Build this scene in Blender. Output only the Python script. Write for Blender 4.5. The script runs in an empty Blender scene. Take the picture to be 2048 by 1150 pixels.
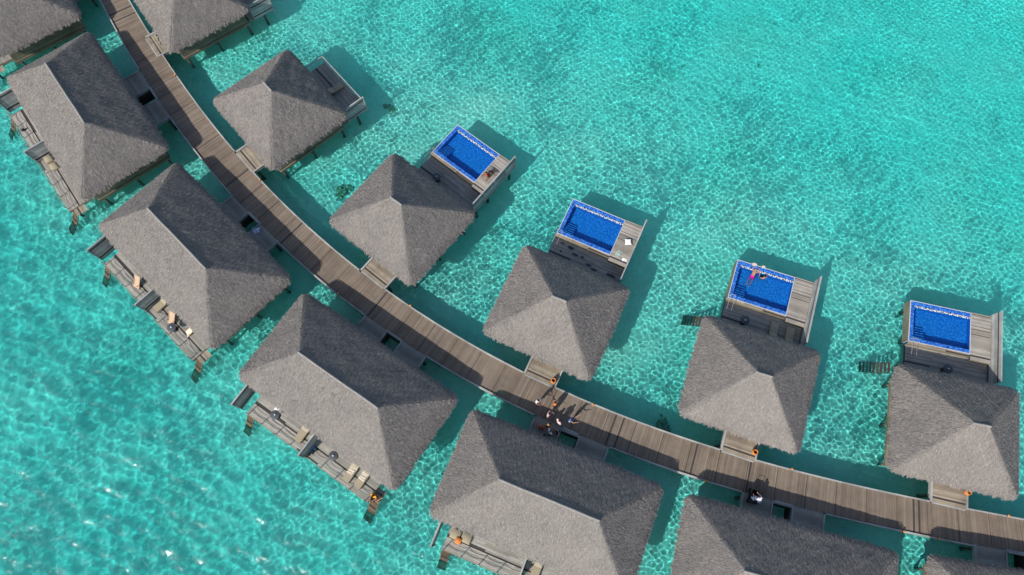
import bpy, bmesh, math, random
import numpy as np
from mathutils import Vector, Matrix
rnd = random.Random(7)
sc = bpy.context.scene
COL = sc.collection
PI = math.pi

# ------------------------------------------------------------------ levels (metres, water surface at z = 0)
DECK, PLAT, EAVE, CAMZ = 1.25, 1.635, 3.56, 58.56

# ------------------------------------------------------------------ camera
FPX = 1382.826
CR = Vector((0.999843792, -0.016798643, -0.005495189))
CU = Vector((0.017674601, 0.950291277, 0.310860252))
CF = Vector((0.0, 0.310908819, -0.950439744))
cam = bpy.data.cameras.new('camera'); camo = bpy.data.objects.new('camera', cam); COL.objects.link(camo)
M = Matrix((CR, CU, -CF)).transposed().to_4x4(); M.translation = (0, 0, CAMZ); camo.matrix_world = M
cam.sensor_width = 36; cam.lens = 36 * FPX / 2048; cam.clip_end = 3000; cam.clip_start = 0.5
sc.camera = camo

def at(px, py, z):                      # a point of the photograph (2048 px wide) at height z
    d = CR * ((px - 1024) / FPX) - CU * ((py - 575) / FPX) + CF
    t = (z - CAMZ) / d.z
    return Vector((d.x * t, d.y * t, z))

# ------------------------------------------------------------------ materials
def mat(name):
    m = bpy.data.materials.new(name); m.use_nodes = True
    nt = m.node_tree; b = nt.nodes['Principled BSDF']
    b.inputs['Specular IOR Level'].default_value = 0.25
    return m, nt, b
def N(nt, t, **kw):
    n = nt.nodes.new(t)
    for k, v in kw.items(): setattr(n, k, v)
    return n
def ramp(nt, fac, stops):
    r = N(nt, 'ShaderNodeValToRGB')
    while len(r.color_ramp.elements) < len(stops): r.color_ramp.elements.new(0.5)
    for e, (p, c) in zip(r.color_ramp.elements, stops): e.position = p; e.color = (*c, 1)
    nt.links.new(fac, r.inputs[0]); return r.outputs[0]
def mul(nt, a, b, fac=1.0):
    n = N(nt, 'ShaderNodeMix', data_type='RGBA', blend_type='MULTIPLY'); n.inputs[0].default_value = fac
    nt.links.new(a, n.inputs[6]); nt.links.new(b, n.inputs[7]); return n.outputs[2]
def noise(nt, vec, scale, detail=3.0, rough=0.6):
    n = N(nt, 'ShaderNodeTexNoise'); n.inputs['Scale'].default_value = scale
    n.inputs['Detail'].default_value = detail; n.inputs['Roughness'].default_value = rough
    nt.links.new(vec, n.inputs['Vector']); return n.outputs['Fac']
def simple(name, col, rough=0.7, metal=0.0, spec=0.25, vary=0.12, scale=14.0):
    m, nt, b = mat(name)
    tc = N(nt, 'ShaderNodeTexCoord')
    f = noise(nt, tc.outputs['Object'], scale)
    c0 = tuple(c * (1 - vary) for c in col); c1 = tuple(min(1, c * (1 + vary)) for c in col)
    nt.links.new(ramp(nt, f, [(0.3, c0), (0.7, c1)]), b.inputs['Base Color'])
    b.inputs['Roughness'].default_value = rough; b.inputs['Metallic'].default_value = metal
    b.inputs['Specular IOR Level'].default_value = spec
    return m
def wood(name, stops, streak=0.35, dark=0.05, blotch=0.4):
    """weathered boards: one tone per board (random per island), streaks along the board (uv), stains"""
    m, nt, b = mat(name)
    geo = N(nt, 'ShaderNodeNewGeometry'); uv = N(nt, 'ShaderNodeUVMap')
    base = ramp(nt, geo.outputs['Random Per Island'], stops)
    mp = N(nt, 'ShaderNodeMapping'); mp.inputs['Scale'].default_value = (1.3, 34, 1); nt.links.new(uv.outputs[0], mp.inputs['Vector'])
    f = noise(nt, mp.outputs[0], 1.0, 4)
    base = mul(nt, base, ramp(nt, f, [(0.25, (1 - streak,) * 3), (0.75, (1 + streak * .5,) * 3)]))
    f2 = noise(nt, geo.outputs['Position'], 0.55, 5, 0.65)
    base = mul(nt, base, ramp(nt, f2, [(0.3, (1 - blotch, 1 - blotch, 1 - blotch * .95)), (0.62, (1.12, 1.1, 1.08))]))
    if dark:
        mt = N(nt, 'ShaderNodeMath', operation='LESS_THAN'); mt.inputs[1].default_value = dark
        ml = N(nt, 'ShaderNodeMath', operation='MULTIPLY'); ml.inputs[1].default_value = 57.13
        fr = N(nt, 'ShaderNodeMath', operation='FRACT')
        nt.links.new(geo.outputs['Random Per Island'], ml.inputs[0]); nt.links.new(ml.outputs[0], fr.inputs[0]); nt.links.new(fr.outputs[0], mt.inputs[0])
        mx = N(nt, 'ShaderNodeMix', data_type='RGBA'); nt.links.new(mt.outputs[0], mx.inputs[0])
        nt.links.new(base, mx.inputs[6]); mx.inputs[7].default_value = (0.055, 0.045, 0.042, 1); base = mx.outputs[2]
    nt.links.new(base, b.inputs['Base Color']); b.inputs['Roughness'].default_value = 0.75
    bp = N(nt, 'ShaderNodeBump'); bp.inputs['Strength'].default_value = 0.25; bp.inputs['Distance'].default_value = 0.01
    nt.links.new(f, bp.inputs['Height']); nt.links.new(bp.outputs[0], b.inputs['Normal'])
    return m
def srgb(r, g, b): return tuple((x / 255 / 12.92) if x < 11 else ((x / 255 + .055) / 1.055) ** 2.4 for x in (r, g, b))

M_walk = wood('weathered_walk_boards', [(0, (.178, .136, .100)), (.35, (.202, .157, .118)), (.7, (.218, .172, .131)), (1, (.248, .20, .158))], 0.28, 0.012, .22)
M_deck = wood('weathered_deck_boards', [(0, (.26, .235, .20)), (.5, (.335, .307, .268)), (1, (.41, .38, .34))], 0.3, 0.025, .22)
M_tan = wood('tan_deck_boards', [(0, (.25, .205, .155)), (.5, (.32, .265, .195)), (1, (.40, .345, .27))], 0.3, 0.03)
M_beam = wood('bleached_beam', [(0, (.32, .32, .305)), (1, (.42, .42, .405))], 0.25, 0)
M_screen = wood('silver_screen_boards', [(0, (.32, .325, .31)), (.5, (.41, .415, .395)), (1, (.52, .52, .49))], 0.35, 0.04)
M_wall = wood('house_wall_boards', [(0, (.15, .135, .09)), (.5, (.20, .18, .125)), (1, (.26, .235, .17))], 0.3, 0.03)
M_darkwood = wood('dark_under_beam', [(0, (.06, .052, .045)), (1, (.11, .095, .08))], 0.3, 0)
M_step = wood('algae_step_boards', [(0, (.10, .065, .035)), (.5, (.16, .11, .06)), (1, (.20, .16, .10))], 0.4, 0.08)
M_wetstep = wood('wet_dark_step_boards', [(0, (.035, .032, .024)), (.6, (.055, .05, .036)), (1, (.085, .078, .06))], .4, .1)
M_pile = simple('pile_wood', (.10, .09, .075), .9, vary=.35, scale=5)

def thatch_mat():
    m, nt, b = mat('palm_thatch')
    geo = N(nt, 'ShaderNodeNewGeometry'); tc = N(nt, 'ShaderNodeTexCoord'); oi = N(nt, 'ShaderNodeObjectInfo')
    c = ramp(nt, geo.outputs['Random Per Island'], [(0, (.172, .151, .136)), (.3, (.234, .210, .190)), (.7, (.276, .251, .229)), (.95, (.318, .293, .268)), (1, (.40, .37, .337))])
    ad = N(nt, 'ShaderNodeVectorMath', operation='ADD'); nt.links.new(tc.outputs['Object'], ad.inputs[0])
    sx = N(nt, 'ShaderNodeVectorMath', operation='SCALE'); sx.inputs['Scale'].default_value = 40
    cb = N(nt, 'ShaderNodeCombineXYZ'); nt.links.new(oi.outputs['Random'], cb.inputs[0]); nt.links.new(cb.outputs[0], sx.inputs[0]); nt.links.new(sx.outputs[0], ad.inputs[1])
    f = noise(nt, ad.outputs[0], 0.55, 5, .6)
    c = mul(nt, c, ramp(nt, f, [(.25, (.80, .81, .83)), (.55, (1.0, 1.0, 1.0)), (.8, (1.13, 1.11, 1.08))]))
    f3 = noise(nt, ad.outputs[0], 6.0, 4, .7)
    c = mul(nt, c, ramp(nt, f3, [(.3, (.8, .8, .8)), (.7, (1.15, 1.15, 1.15))]))
    nt.links.new(c, b.inputs['Base Color']); b.inputs['Roughness'].default_value = .9; b.inputs['Specular IOR Level'].default_value = .1
    return m
M_thatch = thatch_mat()
M_under = simple('thatch_underlayer', (.215, .195, .176), .95, vary=.35, scale=30)
M_ridge = simple('ridge_thatch', (.255, .24, .222), .9, vary=.3, scale=7)
def tile_mat(name, stops, scale):
    m, nt, b = mat(name); tc = N(nt, 'ShaderNodeTexCoord')
    v = N(nt, 'ShaderNodeTexVoronoi', feature='F1'); v.inputs['Scale'].default_value = scale; nt.links.new(tc.outputs['Object'], v.inputs['Vector'])
    sp = N(nt, 'ShaderNodeSeparateColor'); nt.links.new(v.outputs['Color'], sp.inputs[0])
    nt.links.new(ramp(nt, sp.outputs[0], stops), b.inputs['Base Color']); b.inputs['Roughness'].default_value = .35
    return m
M_tile = tile_mat('blue_mosaic_tile', [(0, (.006, .13, .45)), (.5, (.008, .19, .60)), (.85, (.012, .26, .72)), (1, (.03, .38, .85))], 17)
M_rim = tile_mat('blue_rim_mosaic', [(0, (.008, .03, .22)), (.5, (.025, .14, .50)), (.85, (.05, .22, .66)), (1, (.11, .30, .72))], 14)
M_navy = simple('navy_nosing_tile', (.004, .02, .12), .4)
M_pebble, nt, b = mat('pebble_pieces'); geo = N(nt, 'ShaderNodeNewGeometry')
nt.links.new(ramp(nt, geo.outputs['Random Per Island'], [(0, (.02, .02, .02)), (.38, (.05, .05, .048)), (.42, (.60, .58, .54)), (1, (.86, .84, .80))]), b.inputs['Base Color'])
M_trim = simple('pale_stone_trim', (.55, .54, .52), .6)
M_white = simple('white_cloth', (.80, .80, .82), .85, vary=.05)
M_rope = simple('rope', (.33, .29, .22), .9)
M_glass = simple('dark_window_glass', (.02, .03, .035), .08, spec=.5)
M_frame = simple('dark_wood_frame', (.07, .055, .04), .6)
M_terra = simple('terracotta', (.62, .21, .05), .75, vary=.2)
M_soil = simple('dark_hollow', (.015, .012, .01), .95)
M_black = simple('black_paint', (.018, .02, .022), .45)
M_tabletop = simple('charcoal_tabletop', (.075, .082, .09), .5)
M_beige = simple('beige_canvas', (.34, .29, .20), .85, vary=.1)
M_teak = wood('teak_slats', [(0, (.30, .19, .10)), (1, (.46, .31, .18))], .3, 0)
M_steel = simple('brushed_steel', (.55, .56, .57), .3, metal=1.0)
M_coral = simple('coral_rock', (.25, .26, .17), .95, vary=.75, scale=5)
M_amber = simple('amber_lens', (.75, .26, .04), .4)

# ------------------------------------------------------------------ mesh builder
class MB:
    def __init__(s): s.v = []; s.f = []; s.uv = []; s.sm = []; s.mi = []
    def add(s, vs, fs, uvs=None, smooth=False, mi=0):
        o = len(s.v); s.v += [tuple(p) for p in vs]
        for k, f in enumerate(fs):
            s.f.append(tuple(i + o for i in f)); s.sm.append(smooth); s.mi.append(mi)
            s.uv.append(uvs[k] if uvs else [(0, 0)] * len(f))
        return s
    FC = [(0, 3, 2, 1), (4, 5, 6, 7), (0, 1, 5, 4), (2, 3, 7, 6), (1, 2, 6, 5), (3, 0, 4, 7)]
    def hexa(s, p, ax=0, mi=0):
        """8 corners (4 low, 4 high); uv runs along edge 0-1 (ax 0) or 1-2 (ax 1)"""
        ou, ov = rnd.random() * 40, rnd.random() * 40
        L = (Vector(p[1]) - Vector(p[0])).length; W = (Vector(p[2]) - Vector(p[1])).length; H = (Vector(p[4]) - Vector(p[0])).length
        c = [(0, 0, 0), (L, 0, 0), (L, W, 0), (0, W, 0), (0, 0, H), (L, 0, H), (L, W, H), (0, W, H)]
        ua = [(ou + (q[0] if ax == 0 else q[1] if ax == 1 else q[2]), ov + ((q[1] if ax == 0 else q[0]) if ax < 2 else q[0] + q[1]) + (q[2] if ax < 2 else 0)) for q in c]
        return s.add(p, s.FC, [[ua[i] for i in f] for f in s.FC], mi=mi)
    def box(s, x0, x1, y0, y1, z0, z1, mi=0, ax=None):
        if ax is None:
            d = (x1 - x0, y1 - y0, z1 - z0); ax = d.index(max(d))
        return s.hexa([(x0, y0, z0), (x1, y0, z0), (x1, y1, z0), (x0, y1, z0), (x0, y0, z1), (x1, y0, z1), (x1, y1, z1), (x0, y1, z1)], ax, mi)
    def cyl(s, a, b, r0, r1=None, n=8, caps=True, mi=0, smooth=True):
        a = Vector(a); b = Vector(b); r1 = r0 if r1 is None else r1
        d = (b - a).normalized(); u = d.orthogonal().normalized(); w = d.cross(u)
        vs = []
        for c, r in ((a, r0), (b, r1)):
            vs += [c + (u * math.cos(2 * PI * k / n) + w * math.sin(2 * PI * k / n)) * r for k in range(n)]
        s.add(vs, [(k, (k + 1) % n, n + (k + 1) % n, n + k) for k in range(n)], smooth=smooth, mi=mi)
        if caps: s.add(vs, [tuple(range(n))[::-1], tuple(range(n, 2 * n))], mi=mi)
        return s
    def tube(s, pts, r, n=6, mi=0):
        for a, b in zip(pts, pts[1:]): s.cyl(a, b, r, n=n, mi=mi)
        return s
    def lathe(s, prof, n=20, c=(0, 0, 0), mi=0, sx=1, sy=1):
        vs = [(c[0] + r * sx * math.cos(2 * PI * k / n), c[1] + r * sy * math.sin(2 * PI * k / n), c[2] + z) for r, z in prof for k in range(n)]
        fs = [(i * n + k, i * n + (k + 1) % n, (i + 1) * n + (k + 1) % n, (i + 1) * n + k) for i in range(len(prof) - 1) for k in range(n)]
        return s.add(vs, fs, smooth=True, mi=mi)
    def planks(s, x0, x1, y0, y1, z, axis='x', w=.135, gap=.012, th=.035, maxlen=99, jz=.004, wide=0):
        """boards laid along axis, with a gap between neighbours and random butt joints"""
        a0, a1, b0, b1 = (x0, x1, y0, y1) if axis == 'x' else (y0, y1, x0, x1)
        n = max(1, round((b1 - b0) / w)); w = (b1 - b0) / n
        for k in range(n):
            p = b0 + k * w + gap / 2 + (.055 if rnd.random() < wide else 0); q = b0 + (k + 1) * w - gap / 2; a = a0
            while a < a1 - .01:
                e = min(a1, a + maxlen * rnd.uniform(.55, 1))
                if a1 - e < .4: e = a1
                zz = z + rnd.uniform(-jz, jz)
                if axis == 'x': s.box(a + .003, e - .003, p, q, zz - th, zz, ax=0)
                else: s.box(p, q, a + .003, e - .003, zz - th, zz, ax=1)
                a = e
        return s
    def build(s, name, m, parent=None):
        me = bpy.data.meshes.new(name); me.from_pydata(s.v, [], s.f)
        ul = me.uv_layers.new(name='UVMap')
        ul.data.foreach_set('uv', [c for f in s.uv for p in f for c in p])
        me.polygons.foreach_set('use_smooth', s.sm); me.polygons.foreach_set('material_index', s.mi)
        for x in (m if isinstance(m, (list, tuple)) else [m]): me.materials.append(x)
        me.update()
        o = bpy.data.objects.new(name, me); COL.objects.link(o)
        if parent: o.parent = parent
        return o
def tag(o, label, cat, group=None):
    o['label'] = label; o['category'] = cat
    if group: o['group'] = group
    return o
def empty(name, loc=(0, 0, 0), rz=0.0):
    o = bpy.data.objects.new(name, None); o.empty_display_size = .3; COL.objects.link(o)
    o.location = loc; o.rotation_euler.z = rz; return o
KIDS = {}
def copy_tree(o, parent=None):
    c = o.copy(); COL.objects.link(c)
    for k in ('label', 'category', 'group'):
        if k in c and parent is None: del c[k]
    if parent: c.parent = parent
    for ch in [x for x in sc.objects if x.parent == o]: copy_tree(ch, c)
    return c
def np_mesh(name, v, f, m, parent=None, smooth=None):
    """fast mesh from arrays; f has equal-length faces"""
    me = bpy.data.meshes.new(name); v = np.asarray(v, np.float32); f = np.asarray(f, np.int32); k = f.shape[1]
    me.vertices.add(len(v)); me.vertices.foreach_set('co', v.ravel())
    me.loops.add(f.size); me.loops.foreach_set('vertex_index', f.ravel())
    me.polygons.add(len(f)); me.polygons.foreach_set('loop_start', np.arange(len(f), dtype=np.int32) * k)
    if smooth is not None: me.polygons.foreach_set('use_smooth', smooth)
    me.update(calc_edges=True); me.materials.append(m)
    o = bpy.data.objects.new(name, me); COL.objects.link(o)
    if parent: o.parent = parent
    return o

# ------------------------------------------------------------------ sky, sun
SUN_AZ, SUN_EL = math.radians(45.5), math.radians(39.2)          # shadows run towards +x +y
W = bpy.data.worlds.new('World'); sc.world = W; W.use_nodes = True
bg = W.node_tree.nodes['Background']; st = W.node_tree.nodes.new('ShaderNodeTexSky')
st.sky_type = 'NISHITA'; st.sun_disc = False; st.sun_elevation = SUN_EL
st.sun_rotation = math.atan2(-math.cos(SUN_AZ), -math.sin(SUN_AZ))
W.node_tree.links.new(st.outputs[0], bg.inputs[0]); bg.inputs[1].default_value = 0.15
sl = bpy.data.lights.new('sun', 'SUN'); sl.energy = 5.0; sl.angle = math.radians(.55); sl.color = (1.0, .96, .90)
so = bpy.data.objects.new('sun', sl); COL.objects.link(so)
so.rotation_euler = Vector((math.cos(SUN_AZ) * math.cos(SUN_EL), math.sin(SUN_AZ) * math.cos(SUN_EL), -math.sin(SUN_EL))).to_track_quat('-Z', 'Y').to_euler()
sl.cycles.is_caustics_light = True
sc.view_settings.view_transform = 'Standard'; sc.view_settings.look = 'None'; sc.view_settings.exposure = 0; sc.view_settings.gamma = 1
sc.cycles.use_denoising = True; sc.cycles.caustics_refractive = True; sc.cycles.caustics_reflective = True
sc.cycles.max_bounces = 10

# ------------------------------------------------------------------ people (built first: their surfaces are voxel-merged)
M_lip = simple('lip', (.30, .09, .07), .5); SKIN = simple('skin', (.42, .22, .14), .6, vary=.06); SKIN2 = simple('tanned_skin', (.28, .14, .085), .6, vary=.06)
HAIR = simple('black_hair', (.012, .010, .009), .5); HAIR2 = simple('fair_hair', (.42, .24, .09), .55)
def cloth(name, c): return simple(name, c, .85, vary=.08, scale=20)
def caps_mesh(caps, voxel, dec):
    mb = MB()
    for a, b, ra, rb in caps:
        a = Vector(a); b = Vector(b); d = (b - a); L = d.length
        d = d.normalized() if L > 1e-5 else Vector((0, 0, 1)); u = d.orthogonal().normalized(); w = d.cross(u); n = 10
        prof = [(-ra * math.cos(t), ra * math.sin(t), 0) for t in (.12, .5, .95, 1.4)] + [(rb * math.sin(t), rb * math.cos(t), 1) for t in (.17, .62, 1.07, 1.45)]
        vs = []
        for z, r, e in prof:
            c = (b if e else a) + d * z
            vs += [c + (u * math.cos(2 * PI * k / n) + w * math.sin(2 * PI * k / n)) * r for k in range(n)]
        m_ = len(prof)
        mb.add(vs, [(i * n + k, i * n + (k + 1) % n, (i + 1) * n + (k + 1) % n, (i + 1) * n + k) for i in range(m_ - 1) for k in range(n)] + [tuple(range(n))[::-1], tuple(range((m_ - 1) * n, m_ * n))])
    me = bpy.data.meshes.new('tmp'); me.from_pydata(mb.v, [], mb.f); me.update()
    o = bpy.data.objects.new('tmp', me); COL.objects.link(o)
    r = o.modifiers.new('r', 'REMESH'); r.mode = 'VOXEL'; r.voxel_size = voxel; r.use_smooth_shade = True
    if dec < 1: q = o.modifiers.new('d', 'DECIMATE'); q.ratio = dec
    dg = bpy.context.evaluated_depsgraph_get(); out = bpy.data.meshes.new_from_object(o.evaluated_get(dg))
    bpy.data.objects.remove(o); bpy.data.meshes.remove(me)
    out.polygons.foreach_set('use_smooth', [True] * len(out.polygons)); out.materials.clear(); return out
def figure(label, loc, heading, top=None, bottom=None, skin=SKIN, hair=HAIR, long_hair=False, arms=None, pose=None, sleeve=.55, leg=.45, rx=0.0, scale=1.0, group=None):
    """pose overrides joints (local: x right, y forward, z up); heading is the world direction (x, y) faced"""
    J = dict(pel=(0, 0, .95), wai=(0, 0, 1.09), che=(0, .01, 1.29), nek=(0, 0, 1.45), hed=(0, .02, 1.585), sl=(-.185, 0, 1.405), sr=(.185, 0, 1.405), el=(-.245, -.03, 1.13), er=(.245, -.03, 1.13), wl=(-.25, .09, .90), wr=(.25, .09, .90),
             hl=(-.09, 0, .93), hr=(.09, 0, .93), kl=(-.105, .03, .50), kr=(.105, .03, .50), al=(-.11, -.02, .08), ar=(.11, -.02, .08), tl=(-.12, .16, .035), tr=(.12, .16, .035))
    J.update(pose or {}); V = {k: Vector(v) for k, v in J.items()}
    X = Vector((.055, 0, 0)); fwd = (V['hed'] - V['nek']).cross(Vector((-1, 0, 0))).normalized(); up = (V['hed'] - V['nek']).normalized(); H = V['hed']
    def side(a, b, ra, rb): return [(V[a] - X, V[b] - X, ra, rb), (V[a] + X, V[b] + X, ra, rb)]
    torso = side('pel', 'wai', .115, .10) + side('wai', 'che', .10, .115) + [(V['che'] - X, V['nek'] - X * .8, .112, .06), (V['che'] + X, V['nek'] + X * .8, .112, .06), (V['sl'] * .82 + V['nek'] * .18, V['sr'] * .82 + V['nek'] * .18, .062, .062)]
    body = list(torso) + [(V['nek'], H - up * .06, .056, .052), (H - up * .02, H + up * .045, .092, .086), (H - up * .055 + fwd * .03, H + fwd * .035, .062, .07), (H + fwd * .098 - up * .02, H + fwd * .092 + up * .01, .017, .011)]
    for s_ in (-1, 1): body.append((H + Vector((.09 * s_, 0, 0)) - up * .02, H + Vector((.092 * s_, 0, 0)) + up * .02, .018, .022))
    for s_, a, e, w_ in ((-1, 'sl', 'el', 'wl'), (1, 'sr', 'er', 'wr')):
        body += [(V[a], V[e], .05, .041), (V[e], V[w_], .041, .029)]
        d = (V[w_] - V[e]).normalized(); sd = d.orthogonal().normalized(); q = d.cross(sd)
        for k, o_ in enumerate((-.03, -.01, .01, .03)):
            body.append((V[w_] + sd * o_ * .5, V[w_] + d * .085 + sd * o_, .018, .014))
            f0 = V[w_] + d * .09 + sd * o_ * 1.1; f1 = f0 + d * (.036, .042, .04, .032)[k] + q * .008; f2 = f1 + d * (.026, .03, .028, .024)[k] + q * .02
            body += [(f0, f1, .0105, .0095), (f1, f2, .0095, .0085)]
        t0 = V[w_] + d * .03 - sd * .03; t1 = t0 + d * .035 - sd * .03; body += [(t0, t1, .013, .011), (t1, t1 + d * .03 - sd * .004 + q * .01, .011, .0095)]
    for h_, k_, a_, t_ in (('hl', 'kl', 'al', 'tl'), ('hr', 'kr', 'ar', 'tr')):
        body += [(V[h_], V[k_], .088, .058), (V[k_], V[a_], .058, .04), (V[a_], V[t_], .042, .033)]
    root = empty('person', loc, math.atan2(-heading[0], heading[1])); root.rotation_euler.x = rx; root.rotation_mode = 'XYZ'
    root.scale = (scale,) * 3
    def put(name, caps, vox, dec, m_):
        me = caps_mesh(caps, vox, dec); me.name = name; me.materials.append(m_); o = bpy.data.objects.new(name, me); COL.objects.link(o); o.parent = root; return o
    put('body', body, .0085, .3, skin)
    gr = lambda cs, g: [(a, b, ra + g, rb + g) for a, b, ra, rb in cs]
    if top:
        cs = gr(torso, .016); arm = []
        if sleeve: arm += [(V[a], V[a].lerp(V[e], min(1, sleeve)), .066, .060) for a, e in (('sl', 'el'), ('sr', 'er'))]
        if sleeve > 1: arm += [(V[e], V[e].lerp(V[w_], sleeve - 1), .058, .046) for e, w_ in (('el', 'wl'), ('er', 'wr'))]
        if arms: put('sleeves', arm, .016, .5, arms)
        put('shirt', cs + ([] if arms else arm), .016, .5, top)
    if bottom:
        cs = gr(side('pel', 'wai', .118, .08), .02)
        cs = [(a, a.lerp(b, .35), ra, rb) for a, b, ra, rb in cs]
        cs += [(V[h_], V[h_].lerp(V[k_], min(1, leg * 2)), .108, .108 - .03 * min(1, leg * 2)) for h_, k_ in (('hl', 'kl'), ('hr', 'kr'))]
        if leg > .5: cs += [(V[k_], V[k_].lerp(V[a_], (leg - .5) * 2), .078, .064) for k_, a_ in (('kl', 'al'), ('kr', 'ar'))]
        put('trousers' if leg > .5 else 'shorts', cs, .016, .5, bottom)
    hc = [(H + up * .055 - fwd * .012, H + up * .03 - fwd * .03, .094, .09), (H - fwd * .04, H - up * .05 - fwd * .05, .078, .055)]
    if long_hair: hc.append((H - fwd * .06, V['nek'] - fwd * .10 - up * .12, .075, .05))
    put('hair', hc, .014, .6, hair)
    for s_ in (-1, 1):
        c = H + fwd * .088 + up * .012 + Vector((.034 * s_, 0, 0)); MB().cyl(c, c + fwd * .008, .010, .006, 8).build('eye', M_black, root)
    MB().cyl(H + fwd * .094 - up * .052 - Vector((.022, 0, 0)), H + fwd * .094 - up * .052 + Vector((.022, 0, 0)), .006, n=6).build('mouth', M_lip, root)
    return tag(root, label, 'person', group)
def hd(a, b, z=DECK): p, q = at(*a, z), at(*b, z); v = Vector((q.x - p.x, q.y - p.y)).normalized(); return v
GP = 'people standing on the boardwalk'
P = lambda px, py, z=DECK + .006: at(px, py, z)
figure('person in a white shirt and dark hair, leftmost of the group on the boardwalk', P(1075, 806), hd((1075, 806), (1082, 815)), cloth('white_shirt', (.78, .78, .80)), cloth('khaki', (.20, .13, .07)), SKIN2, leg=.45, group=GP, pose=dict(wr=(.12, .33, 1.12), er=(.24, .12, 1.08), wl=(-.10, .34, 1.12), el=(-.24, .12, 1.08)))
figure('person in an orange top with one dark sleeved arm stretched out, in the sun', P(1109, 811), hd((1109, 811), (1098, 812)), cloth('orange_top', (.72, .22, .05)), cloth('red_skirt', (.45, .05, .04)), SKIN, sleeve=1.75, arms=cloth('black_sleeves', (.018, .016, .018)), group=GP, pose=dict(er=(.42, .10, 1.38), wr=(.66, .12, 1.42), wl=(-.3, .2, 1.0)))
figure('person in a white top with a pink front standing where the roof shadow begins', P(1096, 832), hd((1096, 832), (1106, 836)), cloth('pale_pink_top', (.62, .42, .46)), cloth('dark_green_trousers', (.03, .06, .05)), SKIN, leg=.9, group=GP, pose=dict(el=(-.30, .05, 1.16), wl=(-.22, .30, 1.18)))
figure('person in a long pale pink shirt standing in the shade near the dark square opening', P(1116, 847), hd((1116, 847), (1124, 842)), cloth('long_pink_shirt', (.74, .52, .52)), cloth('maroon_shorts', (.14, .02, .03)), SKIN, sleeve=.9, leg=.4, group=GP)
figure('person in blue and white with both bare arms held out, rightmost of the group', P(1140, 843), hd((1140, 843), (1146, 852)), cloth('blue_top', (.05, .16, .42)), cloth('white_shorts', (.6, .62, .66)), SKIN, sleeve=.35, leg=.3, group=GP, pose=dict(el=(-.46, .06, 1.40), wl=(-.72, .08, 1.44), er=(.02, .32, 1.34), wr=(-.26, .46, 1.36)))
figure('person in a red orange top with black hair in the shade beside the bungalow eave', P(1082, 857), hd((1082, 857), (1078, 866)), cloth('red_orange_top', (.50, .09, .02)), cloth('black_trousers', (.015, .015, .017)), SKIN2, leg=.95, group=GP)
figure('person with fair hair and dark clothes standing in the shade', P(1095, 853), hd((1095, 853), (1098, 862)), cloth('dark_brown_top', (.05, .03, .022)), cloth('charcoal_trousers', (.02, .02, .022)), SKIN, HAIR2, True, leg=.95, group=GP)
figure('person in a white top and black hair holding a bicycle in the shade', P(1098, 867), hd((1098, 867), (1106, 864)), cloth('white_top', (.70, .72, .80)), cloth('navy_shorts', (.02, .025, .05)), SKIN2, leg=.5, group=GP, pose=dict(wr=(.22, .38, 1.02), er=(.27, .12, 1.12), wl=(-.22, .38, 1.02), el=(-.27, .12, 1.12)))
figure('person in white bending over a black cart on the shaded porch', P(1510, 1003), hd((1510, 1003), (1504, 990)), cloth('white_uniform', (.76, .78, .86)), cloth('black_slacks', (.015, .016, .02)), SKIN2, leg=1, sleeve=1.2, pose=dict(che=(0, .13, 1.25), nek=(0, .24, 1.36), hed=(0, .32, 1.46), sl=(-.185, .2, 1.33), sr=(.185, .2, 1.33), el=(-.24, .33, 1.1), er=(.24, .33, 1.1), wl=(-.2, .55, 1.0), wr=(.2, .55, 1.0)))
SIT = dict(pel=(0, 0, .12), wai=(0, -.04, .25), che=(0, -.08, .46), nek=(0, -.09, .62), hed=(0, -.06, .76), sl=(-.185, -.09, .575), sr=(.185, -.09, .575), el=(-.27, -.22, .34), er=(.27, -.22, .34), wl=(-.28, -.34, .10), wr=(.28, -.34, .10), hl=(-.09, .02, .11), hr=(.09, .02, .11), kl=(-.12, .43, .16), kr=(.11, .40, .34), al=(-.13, .83, .07), ar=(.12, .68, .06), tl=(-.14, .90, .16), tr=(.12, .84, .04))
figure('sunbather with black hair reclining on the pool deck with legs stretched out', P(974, 353, PLAT + .02), hd((968, 357), (990, 342)), cloth('rust_swimsuit', (.32, .08, .03)), cloth('rust_bottoms', (.32, .08, .03)), SKIN2, HAIR, True, sleeve=0, leg=.05, pose=SIT)
EDGE = dict(SIT); EDGE.update(kl=(-.12, .42, .13), kr=(.12, .42, .13), al=(-.12, .46, -.26), ar=(.12, .46, -.26), tl=(-.12, .62, -.30), tr=(.12, .62, -.30), wl=(-.14, .28, .30), wr=(.14, .28, .30), el=(-.27, .02, .34), er=(.27, .02, .34))
figure('person in bright orange sitting at the top of the sea steps', P(749, 993, DECK - .13), hd((756, 984), (742, 1008)), cloth('bright_orange_shirt', (.85, .34, .02)), cloth('dark_shorts', (.03, .02, .02)), SKIN2, pose=EDGE)
figure('person in black sitting close beside the one in orange on the sea steps', P(760, 992, DECK - .13), hd((768, 982), (752, 1008)), cloth('black_shirt', (.02, .018, .02)), cloth('brown_trousers', (.10, .06, .04)), SKIN, leg=.9, pose=EDGE)
_v = hd((1505, 553), (1515, 534), PLAT); _p = at(1506, 551, PLAT)
figure('bather in bright pink shorts leaning on the rim of the pool', (_p.x - _v.x * .93, _p.y - _v.y * .93, PLAT - .33), _v, None, cloth('pink_shorts', (.85, .02, .32)), SKIN, HAIR, leg=.3, rx=math.radians(-78), pose=dict(el=(-.36, .05, 1.56), er=(.36, .05, 1.56), wl=(-.22, .03, 1.76), wr=(.22, .03, 1.76), kl=(-.16, .0, .5), kr=(.16, .0, .5), tl=(-.16, .06, -.05), tr=(.16, .06, -.05)))
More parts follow.
